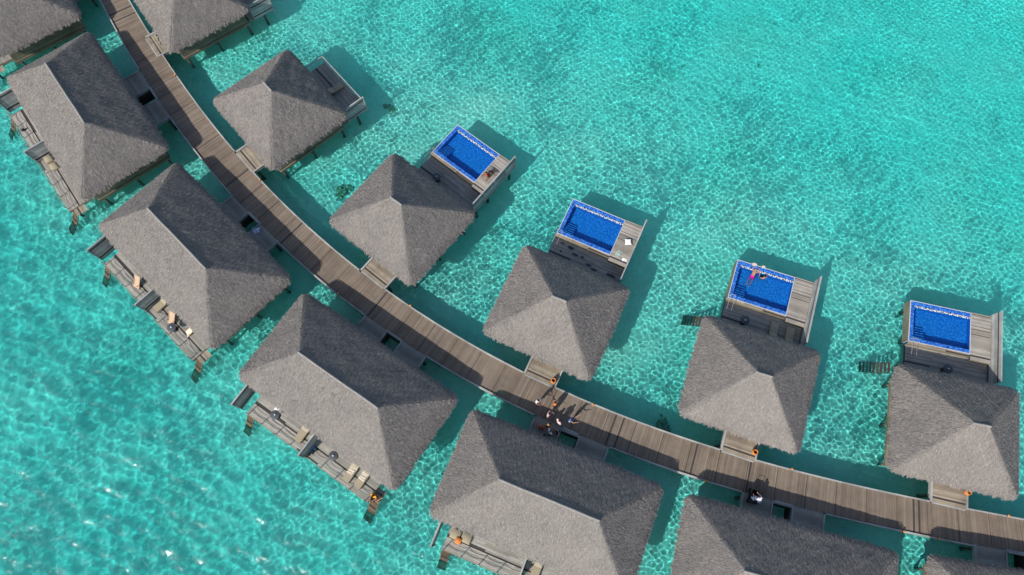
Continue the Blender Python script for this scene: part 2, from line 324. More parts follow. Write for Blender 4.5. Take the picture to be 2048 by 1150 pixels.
figure('bather with only head and shoulders above the pool water', at(1523, 558, PLAT - .62), hd((1524, 557), (1519, 542)), None, cloth('black_swim_shorts', (.02, .02, .03)), SKIN, HAIR, leg=.3, pose=dict(SIT, el=(-.36, .06, .50), er=(.36, .06, .50), wl=(-.26, .30, .56), wr=(.26, .30, .56), kr=(.12, .42, .2), ar=(.12, .80, .07), tr=(.12, .88, .15)))

# ------------------------------------------------------------------ sea
rng = np.random.default_rng(3)
def sstep(a, b, x): t = np.clip((x - a) / (b - a), 0, 1); return t * t * (3 - 2 * t)
def lump(X, Y, seed, lam):
    g = np.random.default_rng(seed); Z = 0
    for k in range(9):
        th = g.uniform(0, 2 * PI); l = lam * 2 ** g.uniform(-.8, .8)
        Z = Z + np.sin(2 * PI / l * (X * math.cos(th) + Y * math.sin(th)) + g.uniform(0, 6.28))
    return Z / 3.0
def depth(X, Y):
    ne = sstep(0, 26, (X - 6) * .50 + (Y - 28) * .87)                  # the open lagoon beyond the pools
    sw = sstep(0, 14, -(X + 16) * .72 - (Y - 10) * .69)               # behind the wide bungalows
    return 1.08 + 0.55 * ne + 0.40 * sw + .10 * lump(X, Y, 5, 14) + .05 * lump(X, Y, 6, 5)
def axis_coords(a, b, step, far):
    core = np.arange(a, b, step); lo = a - np.array([far, far * .3, 40, 15, 5, 2, .6]); hi = core[-1] + np.array([.6, 2, 5, 15, 40, far * .3, far])
    return np.concatenate([lo, core, hi])
def sheet(name, xs, ys, fz, m):
    X, Y = np.meshgrid(xs, ys); Z = fz(X, Y); nx, ny = len(xs), len(ys)
    v = np.stack([X, Y, Z], -1).reshape(-1, 3); i = np.arange((ny - 1) * (nx - 1)); a = (i // (nx - 1)) * nx + i % (nx - 1)
    f = np.stack([a, a + 1, a + nx + 1, a + nx], -1)
    o = np_mesh(name, v, f, m, smooth=np.ones(len(f), bool)); return o, X, Y, Z
FINE, MID = [], []
for k in range(60):
    lam = .25 * 2 ** rng.uniform(0, 1.45); th = rng.uniform(0, 2 * PI)
    FINE.append((2 * PI / lam * math.cos(th), 2 * PI / lam * math.sin(th), rng.uniform(0, 6.28), .0036 * lam))
for k in range(34):                                                      # wind waves from the open shore side
    lam = .65 * 2 ** rng.uniform(0, 2.1); th = math.radians(70 + rng.normal(0, 48))
    MID.append((2 * PI / lam * math.cos(th), 2 * PI / lam * math.sin(th), rng.uniform(0, 6.28), .0040 * lam))
RING = at(1262, 290, 0)
def sea(X, Y):
    X = X.astype(np.float32); Y = Y.astype(np.float32)
    sw = sstep(-4, 16, -(X + 14) * .72 - (Y - 12) * .69); ne = sstep(4, 26, (X - 6) * .50 + (Y - 26) * .87)
    wf = np.clip(.80 + (.18 - .10 * ne) * lump(X, Y, 8, 13) - .44 * ne - .28 * sw, .25, 1.2); wm = np.clip(.48 + (.14 - .08 * ne) * lump(X, Y, 10, 16) - .16 * ne + .72 * sw, .2, 1.5)
    Z = np.zeros_like(X)
    for L_, w_ in ((FINE, wf), (MID, wm)):
        S = np.zeros_like(X)
        for kx, ky, p, a in L_: S += np.float32(a) * np.sin(np.float32(kx) * X + np.float32(ky) * Y + np.float32(p))
        Z += S * w_.astype(np.float32)
    rr = np.hypot(X - np.float32(RING.x), Y - np.float32(RING.y)); Z += .0065 * np.sin(2 * PI / .95 * rr + .35 * lump(X, Y, 17, 9)) * sstep(2, 5, rr) * (1 - sstep(8, 15, rr))
    edge = sstep(0, 5, X + 57) * sstep(0, 5, 60 - X) * sstep(0, 4, Y + 11) * sstep(0, 5, 58 - Y)
    return Z * edge
def water_mat(name):
    m, nt, b = mat(name)
    b.inputs['Roughness'].default_value = 0.0; b.inputs['IOR'].default_value = 1.33; b.inputs['Transmission Weight'].default_value = 1.0
    b.inputs['Specular IOR Level'].default_value = .5
    return m, nt, b
M_sea, nt, b = water_mat('lagoon_water')
at_ = N(nt, 'ShaderNodeAttribute', attribute_name='tint'); nt.links.new(at_.outputs['Color'], b.inputs['Base Color']); nt.links.new(at_.outputs['Alpha'], b.inputs['Roughness'])
b.inputs['Coat Weight'].default_value = .8; b.inputs['Coat Roughness'].default_value = .19; b.inputs['Coat IOR'].default_value = 1.33
water, X, Y, Z = sheet('water', axis_coords(-57, 60, .066, 900), axis_coords(-11, 58, .066, 900), sea, M_sea)
d = np.clip(depth(X, Y), .3, 3).ravel()
TK, T0 = np.array([1.62, .055, .0]), np.array([.97, 1.0, 1.0])
tint = np.ones((len(d), 4), np.float32); tint[:, :3] = T0 * np.exp(-TK * d[:, None])
Xr, Yr = X.ravel(), Y.ravel(); swr = sstep(-4, 16, -(Xr + 14) * .72 - (Yr - 12) * .69); ner = sstep(4, 26, (Xr - 6) * .50 + (Yr - 26) * .87)
tint[:, :3] *= (1 - np.outer(swr, [.12, .09, .10]))
tint[:, 3] = .105 + .16 * swr + .04 * ner + .015 * np.clip(lump(Xr, Yr, 15, 12), -1.5, 1.5)
ca = water.data.color_attributes.new('tint', 'FLOAT_COLOR', 'POINT'); ca.data.foreach_set('color', tint.ravel())
water['kind'] = 'structure'; water.cycles.is_caustics_caster = True

M_sand, nt, b = mat('lagoon_sand')
geo = N(nt, 'ShaderNodeNewGeometry')
f = noise(nt, geo.outputs['Position'], .35, 6, .62)
c = ramp(nt, f, [(.25, (.52, .54, .455)), (.45, (.61, .62, .52)), (.7, (.68, .68, .575))])
f2 = noise(nt, geo.outputs['Position'], .12, 5, .55)
c = mul(nt, c, ramp(nt, f2, [(.28, (.93, .95, .90)), (.48, (1, 1, 1)), (.8, (1, 1, 1))]))
f3 = noise(nt, geo.outputs['Position'], 3.5, 5, .7)
c = mul(nt, c, ramp(nt, f3, [(.3, (.86, .87, .84)), (.6, (1.03, 1.03, 1.03))]))
nt.links.new(c, b.inputs['Base Color']); b.inputs['Roughness'].default_value = 1; b.inputs['Specular IOR Level'].default_value = 0
bed, _, _, _ = sheet('seabed', axis_coords(-62, 68, .5, 950), axis_coords(-18, 62, .5, 950), lambda X, Y: -depth(X, Y) + .02 * lump(X, Y, 9, 2.2), M_sand)
bed['kind'] = 'structure'
def bed_z(x, y): return -float(depth(np.array([x]), np.array([y]))[0])

# ------------------------------------------------------------------ boardwalk
WC = Vector((48.2, 97.6))
PU = [31.168577754898823, 10.957624258861806, -5.274200785772314, -1.3618468835141497, 98.52782547991148]
PL = [30.587643681828894, 13.013731349321201, -5.751509775721166, -1.7145402336652371, 101.35677622783635]
def wr(p, th): return float(np.polyval(p, th + 2.1))
def wp(th, t):                                                           # t 0 = seaward edge, 1 = landward edge
    r = wr(PU, th) * (1 - t) + wr(PL, th) * t
    return Vector((WC.x + r * math.cos(th), WC.y + r * math.sin(th)))
TH0, TH1 = math.radians(-156.5), math.radians(-91.5)
walk = empty('boardwalk', (wp(-2.1, .5).x, wp(-2.1, .5).y, DECK)); wo = walk.location
def wl(p, z): return (p[0] - wo.x, p[1] - wo.y, z - wo.z)
mb = MB(); n = int((TH1 - TH0) * 100 / .14); dth = (TH1 - TH0) / n; g = .006 / 100
for k in range(n):
    a = TH0 + k * dth; seam = (k % 17 == 0); gg = (g * 9 if seam else g)
    z = DECK + rnd.uniform(-.005, .005)
    c = [wp(a + gg, .03), wp(a + gg, .97), wp(a + dth - g, .97), wp(a + dth - g, .03)]
    mb.hexa([wl(p, z - .04) for p in c] + [wl(p, z) for p in c], 0)
mb.build('planking', M_walk, walk)
mb = MB()
for k in range(0, n, 17):                                                # darker joist strip under each seam
    a = TH0 + k * dth
    c = [wp(a - .0012, .02), wp(a - .0012, .98), wp(a + .0012, .98), wp(a + .0012, .02)]
    mb.hexa([wl(p, DECK - .30) for p in c] + [wl(p, DECK - .045) for p in c], 0)
for t in (.08, .36, .64, .92):
    for k in range(0, n - 4, 5):
        a, e = TH0 + k * dth, TH0 + (k + 5) * dth
        c = [wp(a, t - .02), wp(e, t - .02), wp(e, t + .02), wp(a, t + .02)]
        mb.hexa([wl(p, DECK - .26) for p in c] + [wl(p, DECK - .047) for p in c], 0)
mb.build('joist_frame', M_darkwood, walk)

# small thatched bungalows (seaward) and wide ones: centre x, y, yaw
SMALL = [(-31.09, 48.31, -55.6), (-21.01, 35.774, -50.01), (-9.41, 24.599, -39.65), (3.679, 15.953, -25.78), (18.935, 9.681, -20.09), (34.473, 5.655, -14.08)]
_y = math.radians(-57.5); _e = at(163, 31, EAVE)
LARGE = [(_e.x - (math.cos(_y) * 7.96 - math.sin(_y) * 4.305), _e.y - (math.sin(_y) * 7.96 + math.cos(_y) * 4.305), -57.5), (-38.792, 35.64, -53.74), (-27.177, 21.723, -44.93), (-13.342, 9.871, -35.01), (2.358, .904, -22.8), (19.52, -5.134, -16.24), (37.61, -9.11, -10.5)]
def loc2w(cx, cy, yaw, x, y):
    a = math.radians(yaw); return Vector((cx + math.cos(a) * x - math.sin(a) * y, cy + math.sin(a) * x + math.cos(a) * y))
def angle_of(p): return math.atan2(p.y - WC.y, p.x - WC.x)
cut_u = sorted(tuple(sorted((angle_of(loc2w(*v, -.5, -5.5)), angle_of(loc2w(*v, 2.45, -5.5))))) for v in SMALL)
cut_l = sorted(tuple(sorted((angle_of(loc2w(*v, x0, 5.75)), angle_of(loc2w(*v, x1, 5.75))))) for v in LARGE for x0, x1 in ((-3.3, -.75), (.65, 3.3)))
def curb(t0, t1, cuts):
    a = TH0; ends = [c for c in cuts] + [(TH1, TH1)]
    for c0, c1 in ends:
        m_ = max(1, int((c0 - a) * 100 / 1.6)); mb = MB()
        for k in range(m_):
            p, q = a + (c0 - a) * k / m_, a + (c0 - a) * (k + 1) / m_ - .00006
            c = [wp(p, t0), wp(q, t0), wp(q, t1), wp(p, t1)]
            mb.hexa([wl(x, DECK - .28) for x in c] + [wl(x, DECK + .14) for x in c], 0)
        mb.build('edge_beam', M_beam, walk); a = c1
curb(-.012, .028, cut_u); curb(.972, 1.014, cut_l)
for k in range(24):
    th = TH0 + (k + .5) * (TH1 - TH0) / 24
    for t in (.12, .88):
        p = wp(th, t); MB().cyl(wl(p, bed_z(p.x, p.y) - .3), wl(p, DECK - .28), .14, .13, 10).build('pile', M_pile, walk)
tag(walk, 'long curving timber boardwalk that runs between the two rows of thatched bungalows', 'boardwalk')

# ------------------------------------------------------------------ thatched roof
def roof_mesh(name, Wd, Dp, R, h, nblades, nfr, seed, parent):
    g = np.random.default_rng(seed)
    def ring(s, npt=288, grow=0.0):
        hx = Wd / 2 * (1 - s) + R / 2 * s + grow; hy = Dp / 2 * (1 - s) + .02 + grow
        r = min(.62 * (1 - s) + .04, hy * .98)
        per = []
        segs = [((hx, -hy + r), (hx, hy - r)), None, ((hx - r, hy), (-hx + r, hy)), None, ((-hx, hy - r), (-hx, -hy + r)), None, ((-hx + r, -hy), (hx - r, -hy)), None]
        cs = [(hx - r, hy - r, 0), (-hx + r, hy - r, 90), (-hx + r, -hy + r, 180), (hx - r, -hy + r, 270)]
        nl = [60, 12, 60, 12, 60, 12, 60, 12]
        for i, sg in enumerate(segs):
            t = np.arange(nl[i]) / nl[i]
            if sg: per.append(np.stack([sg[0][0] + (sg[1][0] - sg[0][0]) * t, sg[0][1] + (sg[1][1] - sg[0][1]) * t], -1))
            else:
                cx, cy, a0 = cs[i // 2]; a = np.radians(a0 + 90 * t); per.append(np.stack([cx + r * np.cos(a), cy + r * np.sin(a)], -1))
        return np.concatenate(per)
    S = np.concatenate([[0, .004, .012, .03], np.linspace(.06, .97, 30), [.99, 1.0]])
    V = []; npt = len(ring(0))
    for s in S:
        p = ring(s); z = h * s + (-.16 * (1 - s / .012) if s < .012 else 0) - .10 * math.exp(-(s / .05) ** 2)
        zz = z + (.014 * lump(p[:, 0], p[:, 1], seed + 1, 1.6) + .010 * lump(p[:, 0], p[:, 1], seed + 2, .6)) * (1 if s > .01 else .3)
        V.append(np.stack([p[:, 0], p[:, 1], zz], -1))
    for s, gz in ((0.0, -.30), (.06, -.30)):                              # under the eave
        p = ring(s, grow=-.06); V.append(np.stack([p[:, 0], p[:, 1], np.full(npt, gz + h * s)], -1))
    nr = len(S); order = [nr + 1, nr] + list(range(nr)); V = [V[i] for i in order]
    v = np.concatenate(V); f = []
    k = np.arange(npt); k2 = (k + 1) % npt
    for i in range(len(V) - 1): f.append(np.stack([i * npt + k, i * npt + k2, (i + 1) * npt + k2, (i + 1) * npt + k], -1))
    f = np.concatenate(f); nb = len(f)
    # straws: short tapering strips lying on the slope, tips lifted
    def field(x, y):
        tx = (Wd / 2 - np.abs(x)) / ((Wd - R) / 2); ty = (Dp / 2 - np.abs(y)) / (Dp / 2)
        side = tx < ty; s = np.minimum(tx, ty)
        dx = np.where(side, np.sign(x), 0.); dy = np.where(side, 0., np.sign(y))
        run = np.where(side, (Wd - R) / 2, Dp / 2)
        return s, dx, dy, h / run
    n0 = nblades * 2
    x = g.uniform(-Wd / 2, Wd / 2, n0); y = g.uniform(-Dp / 2, Dp / 2, n0)
    s, dx, dy, sl_ = field(x, y); keep = (s > .005) & (np.hypot(np.maximum(np.abs(x) - Wd / 2 + .6, 0), np.maximum(np.abs(y) - Dp / 2 + .6, 0)) < .6)
    x, y, s, dx, dy, sl_ = [q[keep][:nblades] for q in (x, y, s, dx, dy, sl_)]
    ln = g.uniform(.10, .27, len(x)); w = g.uniform(.012, .032, len(x)); lift = g.uniform(.004, .034, len(x)); droop = np.zeros(len(x)); base_up = .02
    # fringe along the eave
    rp = ring(.012); idx = g.uniform(0, npt, nfr); i0 = idx.astype(int) % npt; t = (idx % 1)[:, None]
    e = rp[i0] * (1 - t) + rp[(i0 + 1) % npt] * t; tg = rp[(i0 + 1) % npt] - rp[i0]; tg /= np.linalg.norm(tg, axis=1)[:, None]
    fx, fy = tg[:, 1], -tg[:, 0]
    inw = g.uniform(0, .12, nfr); ex = e[:, 0] - fx * inw; ey = e[:, 1] - fy * inw
    x = np.concatenate([x, ex]); y = np.concatenate([y, ey]); dx = np.concatenate([dx, fx]); dy = np.concatenate([dy, fy])
    s = np.concatenate([s, np.full(nfr, .015)]); sl_ = np.concatenate([sl_, np.full(nfr, .75)])
    cl = g.uniform(0, 1, 700)[(idx / npt * (Wd + Dp) * 2 / .09).astype(int) % 700]; ln = np.concatenate([ln, .09 + .30 * cl ** 2 + g.uniform(0, .10, nfr)]); w = np.concatenate([w, g.uniform(.02, .05, nfr)])
    lift = np.concatenate([lift, g.uniform(-.05, .05, nfr)]); droop = np.concatenate([droop, g.uniform(0, .55, nfr)])
    yaw = g.normal(0, .22, len(x)); c_, s_ = np.cos(yaw), np.sin(yaw); ddx, ddy = dx * c_ - dy * s_, dx * s_ + dy * c_
    slope = sl_ + droop; q = 1 / np.sqrt(1 + slope ** 2)
    z = h * s - .10 * np.exp(-(s / .05) ** 2) + .014 * lump(x, y, seed + 1, 1.6) + .010 * lump(x, y, seed + 2, .6) + base_up
    P0 = np.stack([x, y, z], -1); D = np.stack([ddx * q, ddy * q, -slope * q], -1); Wv = np.stack([-ddy, ddx, np.zeros(len(x))], -1)
    nrm = np.stack([ddx * slope * q, ddy * slope * q, q], -1)
    tilt = g.normal(0, .5, len(x))[:, None] * nrm
    Wv = Wv + tilt; Wv /= np.linalg.norm(Wv, axis=1)[:, None]
    tip = P0 + D * ln[:, None] + nrm * lift[:, None]
    B = np.stack([P0 - Wv * w[:, None] / 2, P0 + Wv * w[:, None] / 2, tip + Wv * w[:, None] * .22, tip - Wv * w[:, None] * .22], 1).reshape(-1, 3)
    nl = 16 if Wd < 12 else 26
    for k in range(nl):
        x0 = g.uniform(-Wd / 2 + .8, Wd / 2 - .8); y0 = g.uniform(-Dp / 2 + .6, Dp / 2 - .6); s0, ux, uy, m0 = field(np.array([x0]), np.array([y0])); ux, uy = float(ux[0]), float(uy[0])
        t_ = g.choice([0, 0, 1]); dirx, diry = (-uy, ux) if t_ else (ux, uy); a_ = g.normal(0, .12); dirx, diry = dirx * math.cos(a_) - diry * math.sin(a_), dirx * math.sin(a_) + diry * math.cos(a_)
        for q0 in np.arange(0, g.uniform(1.2, 3.4), .4):
            pp = []
            for u_, o_ in ((q0, -.011), (q0, .011), (q0 + .4, .011), (q0 + .4, -.011)):
                px_, py_ = x0 + dirx * u_ - diry * o_, y0 + diry * u_ + dirx * o_; sv = float(field(np.array([px_]), np.array([py_]))[0][0]); pp.append((px_, py_, h * sv + .055))
            if min(p_[2] for p_ in pp) > h * .06 + .055: B = np.concatenate([B, np.array(pp)])
    fb = np.arange(len(B)).reshape(-1, 4) + len(v)
    o = np_mesh(name, np.concatenate([v, B]), np.concatenate([f, fb]), M_thatch, parent, smooth=np.concatenate([np.ones(nb, bool), np.zeros(len(fb), bool)]))
    o.location.z = EAVE - DECK; o.data.materials.append(M_under); o.data.polygons.foreach_set('material_index', np.concatenate([np.ones(nb, np.int32), np.zeros(len(fb), np.int32)])); o.data.update()
    mb = MB(); pts = [(-R / 2 - .12 + (R + .24) * k / 8, rnd.uniform(-.02, .02), h - .01 + rnd.uniform(-.02, .02)) for k in range(9)]
    mb.tube(pts, .085, 8).build('ridge_cap', M_ridge, o)
    return o
def slat_screen(x, y0, y1, z0, z1, parent, th=.05, bw=.15, name='privacy_screen'):
    mb = MB(); n = int((z1 - z0) / bw); bw = (z1 - z0) / n
    for k in range(n): mb.box(x - th / 2, x + th / 2, y0, y1, z0 + k * bw + .006, z0 + (k + 1) * bw - .006, ax=1)
    o = mb.build(name, M_screen, parent)
    MB().box(x - th * 1.15, x + th * 1.15, y0 - .01, y1 + .01, z1 + .002, z1 + .05, ax=1).build('cap_rail', M_beam, o)
    k = max(2, int((y1 - y0) / 1.5) + 1)
    for i in range(k):
        yy = y0 + .05 + (y1 - y0 - .1) * i / (k - 1); MB().box(x + th / 2 + .004, x + th / 2 + .074, yy - .035, yy + .035, z0 - .35, z1 - .03, ax=2).build('screen_post', M_screen, o)
    return o
def piles(parent, pts, top=-.1):
    for x, y in pts: MB().cyl((x, y, -DECK - 2.4), (x, y, top), .13, .12, 10).build('pile', M_pile, parent)
def house_walls(parent, hx, y0, y1, door_x, front):
    """boarded walls with real boards, a door on the boardwalk side and sliding glass on the deck side"""
    mb = MB(); zt = EAVE - DECK + .05; n = 13; t = .06
    for k in range(n):
        za, zb = .06 + (zt - .06) * k / n + .004, .06 + (zt - .06) * (k + 1) / n - .004
        mb.box(-hx, -hx + t, y0, y1, za, zb, ax=1); mb.box(hx - t, hx, y0, y1, za, zb, ax=1)
        mb.box(-hx + t + .003, hx - t - .003, y0, y0 + t, za, zb, ax=0); mb.box(-hx + t + .003, hx - t - .003, y1 - t, y1, za, zb, ax=0)
    w = mb.build('wall', M_wall, parent)
    ff, fb = (y0, -1) if front < 0 else (y1, 1)
    for dxx in door_x:
        yy = ff + fb * .035
        dr = MB().box(dxx - .45, dxx + .45, min(yy, yy + fb * .04), max(yy, yy + fb * .04), .08, 2.08, ax=2).build('door', M_frame, parent)
        MB().cyl((dxx + .36, yy + fb * .06, 1.05), (dxx + .36, yy + fb * .10, 1.05), .03, n=8).build('door_handle', M_steel, dr)
    bk = y1 if front < 0 else y0; s = -fb
    for wx in ((-1.6, 1.6) if hx < 5 else (-4.8, -2.0, 2.0, 4.8)):
        yy = bk + s * .035; mb = MB()
        for a, e, za, zb in ((-1.0, -.92, .1, 2.06), (.92, 1.0, .1, 2.06), (-.04, .04, .1, 2.06), (-.918, -.042, .1, .18), (.042, .918, .1, .18), (-.918, -.042, 1.98, 2.06), (.042, .918, 1.98, 2.06)):
            mb.box(wx + a, wx + e, min(yy, yy + s * .05), max(yy, yy + s * .05), za, zb)
        wd = mb.build('sliding_window', M_frame, parent)
        MB().box(wx - .915, wx + .915, min(yy, yy + s * .02), max(yy, yy + s * .02), .19, 1.975, ax=0).build('pane', M_glass, wd)
def beam_ring(parent, x0, x1, y0, y1, z=-.045, hgt=.24, name='floor_beam'):
    mb = MB()
    mb.box(x0, x1, y0, y0 + .08, z - hgt, z, ax=0); mb.box(x0, x1, y1 - .08, y1, z - hgt, z, ax=0)
    mb.box(x0, x0 + .08, y0 + .083, y1 - .083, z - hgt, z, ax=1); mb.box(x1 - .08, x1, y0 + .083, y1 - .083, z - hgt, z, ax=1)
    yy = y0 + .7
    while yy < y1 - .4:
        mb.box(x0 + .083, x1 - .083, yy - .035, yy + .035, z - hgt, z - .002, ax=0); yy += .8
    return mb.build(name, M_wall, parent)

# ------------------------------------------------------------------ pool water
M_pool, nt, b = water_mat('pool_water'); b.inputs['Base Color'].default_value = (.62, .90, .99, 1)
def pool_water(x0, x1, y0, y1, z, parent, seed):
    g = np.random.default_rng(seed); xs = np.linspace(x0, x1, 110); ys = np.linspace(y0, y1, 72)
    X, Y = np.meshgrid(xs, ys); Zz = np.zeros_like(X)
    for k in range(30):
        lam = .2 * 2 ** g.uniform(0, 1.2); th = g.uniform(0, 6.28); Zz += .0012 * lam * np.sin(2 * PI / lam * (X * math.cos(th) + Y * math.sin(th)) + g.uniform(0, 6.28))
    v = np.stack([X, Y, Zz + z], -1).reshape(-1, 3); i = np.arange(71 * 109); a = (i // 109) * 110 + i % 109
    f = np.stack([a, a + 1, a + 111, a + 110], -1)
    o = np_mesh('pool_water', v, f, M_pool, parent, smooth=np.ones(len(f), bool)); o.cycles.is_caustics_caster = True
    return o

# ------------------------------------------------------------------ small bungalow
def stairs(parent, x0, x1, y0, dy, z_top, z_bot, n, name='sea_steps', along='y', m=None):
    """open treads descending from (y0) by dy in all; 'x' runs the flight along x instead"""
    mb = MB()
    for k in range(n):
        z = z_top + (z_bot - z_top) * k / (n - 1); a = y0 + dy * k / n; e = y0 + dy * (k + .93) / n
        if along == 'y': mb.box(x0, x1, min(a, e), max(a, e), z - .05, z, ax=0)
        else: mb.box(min(a, e), max(a, e), x0, x1, z - .05, z, ax=1)
    o = mb.build(name, m or M_step, parent)
    m2 = MB()
    for xx in (x0 - .045, x1 + .005):
        lo, hi = (z_bot - .10, z_top - .02)
        A = (y0, hi); B = (y0 + dy, lo)
        if along == 'y': p = [(xx, A[0], A[1] - .16), (xx, B[0], B[1] - .16), (xx + .04, B[0], B[1] - .16), (xx + .04, A[0], A[1] - .16)]
        else: p = [(A[0], xx, A[1] - .16), (B[0], xx, B[1] - .16), (B[0], xx + .04, B[1] - .16), (A[0], xx + .04, A[1] - .16)]
        m2.hexa(p + [(q[0], q[1], q[2] + .17) for q in p], 0)
    m2.build('stringer', m or M_step, o)
    return o
def small_bungalow(pool):
    r = empty('water_bungalow')
    roof_mesh('roof', 9.67, 8.6, 1.04, 3.235, 42000, 4200, 21 + pool, r)
    house_walls(r, 3.95, -3.55, 3.6, (1.0,), -1)
    MB().box(-4.05, 4.05, -3.62, 3.68, -.26, .04, ax=0).build('floor_slab', M_wall, r)
    # porch bridge to the boardwalk
    MB().planks(-.30, 2.30, -5.52, -3.64, .0, 'x', .14).build('porch_deck', M_tan, r)
    mb = MB()
    for a, e in ((-.48, -.31), (2.31, 2.44)): MB().box(a, e, -5.54, -3.64, -.26, .10, ax=1).build('edge_beam', M_beam, r)
    MB().box(-.30, 2.30, -5.66, -5.535, -.22, .012, ax=0).build('threshold_beam', M_beam, r)
    y1 = 6.86 if pool else 6.50
    MB().planks(-3.0, 3.70, 3.70, y1, .0, 'x', .14, maxlen=3.6).build('deck', M_deck, r)
    beam_ring(r, -3.02, 3.72, 3.72, y1 + .02)
    pl = [(-3.7, -3.3), (0, -3.3), (3.7, -3.3), (-3.7, 0), (3.7, 0), (-3.7, 3.4), (3.7, 3.4), (-2.7, 5.4), (3.6, 5.4), (-.4, -5.1), (2.3, -5.1), (0, 5.4)]
    if pool:
        slat_screen(3.78, 4.86, 10.98, -.30, 1.70, r)
        dz = PLAT - DECK
        MB().planks(2.10, 3.74, 6.64, 10.84, dz, 'x', .15, jz=.006, wide=.26).build('sun_deck', M_deck, r); MB().box(2.12, 3.67, 6.68, 10.80, dz - .16, dz - .06, ax=0).build('deck_underlay', M_darkwood, r)
        MB().planks(-3.05, 2.09, 6.88, 7.14, dz - .02, 'x', .13, maxlen=1.9, wide=.4).build('pool_ledge', M_tan, r)
        mb = MB(); mb.box(-3.05, 2.08, 6.87, 6.90, -.25, dz - .06, ax=0); mb.box(2.11, 3.72, 6.62, 6.65, -.25, dz - .04, ax=0); mb.box(2.11, 3.72, 10.82, 10.86, -.55, dz - .04, ax=0); mb.box(3.68, 3.735, 6.66, 10.81, -.55, dz - .04, ax=1)
        mb.build('deck_fascia', M_wall, r)
        # pool shell: floor, walls, rim
        x0, x1, y0, y1p = -2.66, 2.04, 7.46, 10.20; zt = dz - .02; zb = dz - .74
        mb = MB()
        mb.box(x0 - .3, x1 + .05, y0 - .3, 10.74, zb - .1, zb, ax=0)
        mb.box(x0 - .28, x0, y0 - .29, 10.73, zb + .003, zt - .012, ax=1); mb.box(x1, x1 + .045, y0 - .29, 10.73, zb + .003, zt - .012, ax=1)
        mb.box(x0 + .003, x1 - .003, y0 - .29, y0, zb + .003, zt - .012, ax=0); mb.box(x0 + .003, x1 - .003, y1p, y1p + .05, zb + .003, zt - .05, ax=0)
        pool_o = mb.build('pool', M_tile, r)
        mb = MB(); mb.box(x0 - .29, x0 + .012, y0 - .30, 10.74, zt - .01, zt + .012, ax=1); mb.box(x0 + .014, x1 + .0, y0 - .30, y0 + .012, zt - .01, zt + .012, ax=0); mb.box(x0 + .014, x1, 10.40, 10.74, zt - .35, zt + .012, ax=0)
        mb.build('mosaic_rim', M_rim, pool_o)
        mb = MB()
        for k in range(420):
            s = rnd.uniform(.028, .055); px, py = rnd.uniform(x0 + .05, x1 - .05), rnd.uniform(10.255, 10.395)
            mb.lathe([(.001, -s * .6), (s, -s * .1), (s * .75, s * .45), (.001, s * .6)], 6, (px, py, zt - .05 + rnd.uniform(0, .02)), sx=rnd.uniform(.8, 1.3))
        mb.box(x0 + .01, x1 - .01, 10.252, 10.398, zt - .30, zt - .06, ax=0)
        mb.build('pebble_channel', M_pebble, pool_o)
        mb = MB(); mb.box(x0 - .34, x1 + .05, 10.742, 10.79, -.50, zt + .03, ax=0); mb.box(x0 - .34, x0 - .292, y0 - .30, 10.739, -.50, zt + .03, ax=1); mb.box(x0 - .292, x1 + .05, y0 - .345, y0 - .302, zt - .2, zt + .025, ax=0); mb.box(x1 + .003, x1 + .05, y0 - .30, 10.739, zt - .2, zt + .025, ax=1)
        mb.build('edge_trim', M_trim, pool_o)
        MB().box(x0 - .36, x0 - .342, y0 - .3, 10.77, zb - .30, zt - .02, ax=1).build('side_cladding', M_wall, pool_o)
        mb = MB()
        for k in range(5): mb.box(x0 + .005, x0 + 1.0, y0 + .02 + .24 * k, y0 + .26 + .24 * k - .002, zb + .003, zt - .12 - .11 * k, ax=0)
        mb.build('pool_steps', M_tile, pool_o)
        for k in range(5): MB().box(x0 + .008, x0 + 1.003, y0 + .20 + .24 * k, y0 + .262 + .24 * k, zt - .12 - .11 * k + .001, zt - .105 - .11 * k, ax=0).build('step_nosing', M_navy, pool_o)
        pool_water(x0, x1, y0, y1p, zt - .045, pool_o, 4)
        mb = MB()
        for xx in (-2.95, -2.55):
            mb.tube([(xx, 7.22, dz), (xx, 7.22, dz + .72), (xx, 6.6, dz + .62), (xx, 5.6, .85), (xx, 5.5, 0)], .015, 6)
        mb.tube([(-2.95, 7.22, dz + .72), (-2.55, 7.22, dz + .72)], .022, 6)
        mb.build('handrail', M_beam, r)
        pl += [(-2.6, 7.6), (2.2, 7.6), (-2.6, 10.4), (2.2, 10.4), (3.5, 7.2), (3.5, 10.4)]
    else:
        slat_screen(3.78, 4.3, 6.56, -.28, 1.72, r)
        mb = MB()
        mb.box(-3.0, 3.66, 6.50, 6.57, .86, .92, ax=0); mb.box(-3.04, -2.97, 4.2, 6.49, .86, .92, ax=1)
        for k in range(6): mb.box(-2.98 + k * 1.3, -2.92 + k * 1.3, 6.51, 6.56, -.2, .857, ax=2)
        for z in (.25, .5): mb.tube([(-2.95, 6.535, z), (3.6, 6.535, z)], .012, 5); mb.tube([(-3.0, 4.2, z), (-3.0, 6.5, z)], .012, 5)
        mb.build('railing', M_beam, r)
    piles(r, pl)
    return r
GS = 'square thatched bungalows on the lagoon side of the boardwalk'
lab_s = ['thatched bungalow beside the boardwalk cut off by the top edge of the picture',
         'square thatched bungalow with a plain railed deck and no pool, all of it in view',
         'square thatched bungalow with a person sunbathing beside its blue pool',
         'square thatched bungalow whose pool deck carries a white cushion',
         'square thatched bungalow with two bathers in its blue pool',
         'square thatched bungalow with an empty blue pool and bare deck, nearest the right edge']
proto_p = small_bungalow(1); proto_n = small_bungalow(0); BUNG = []
used = {0: False, 1: False}
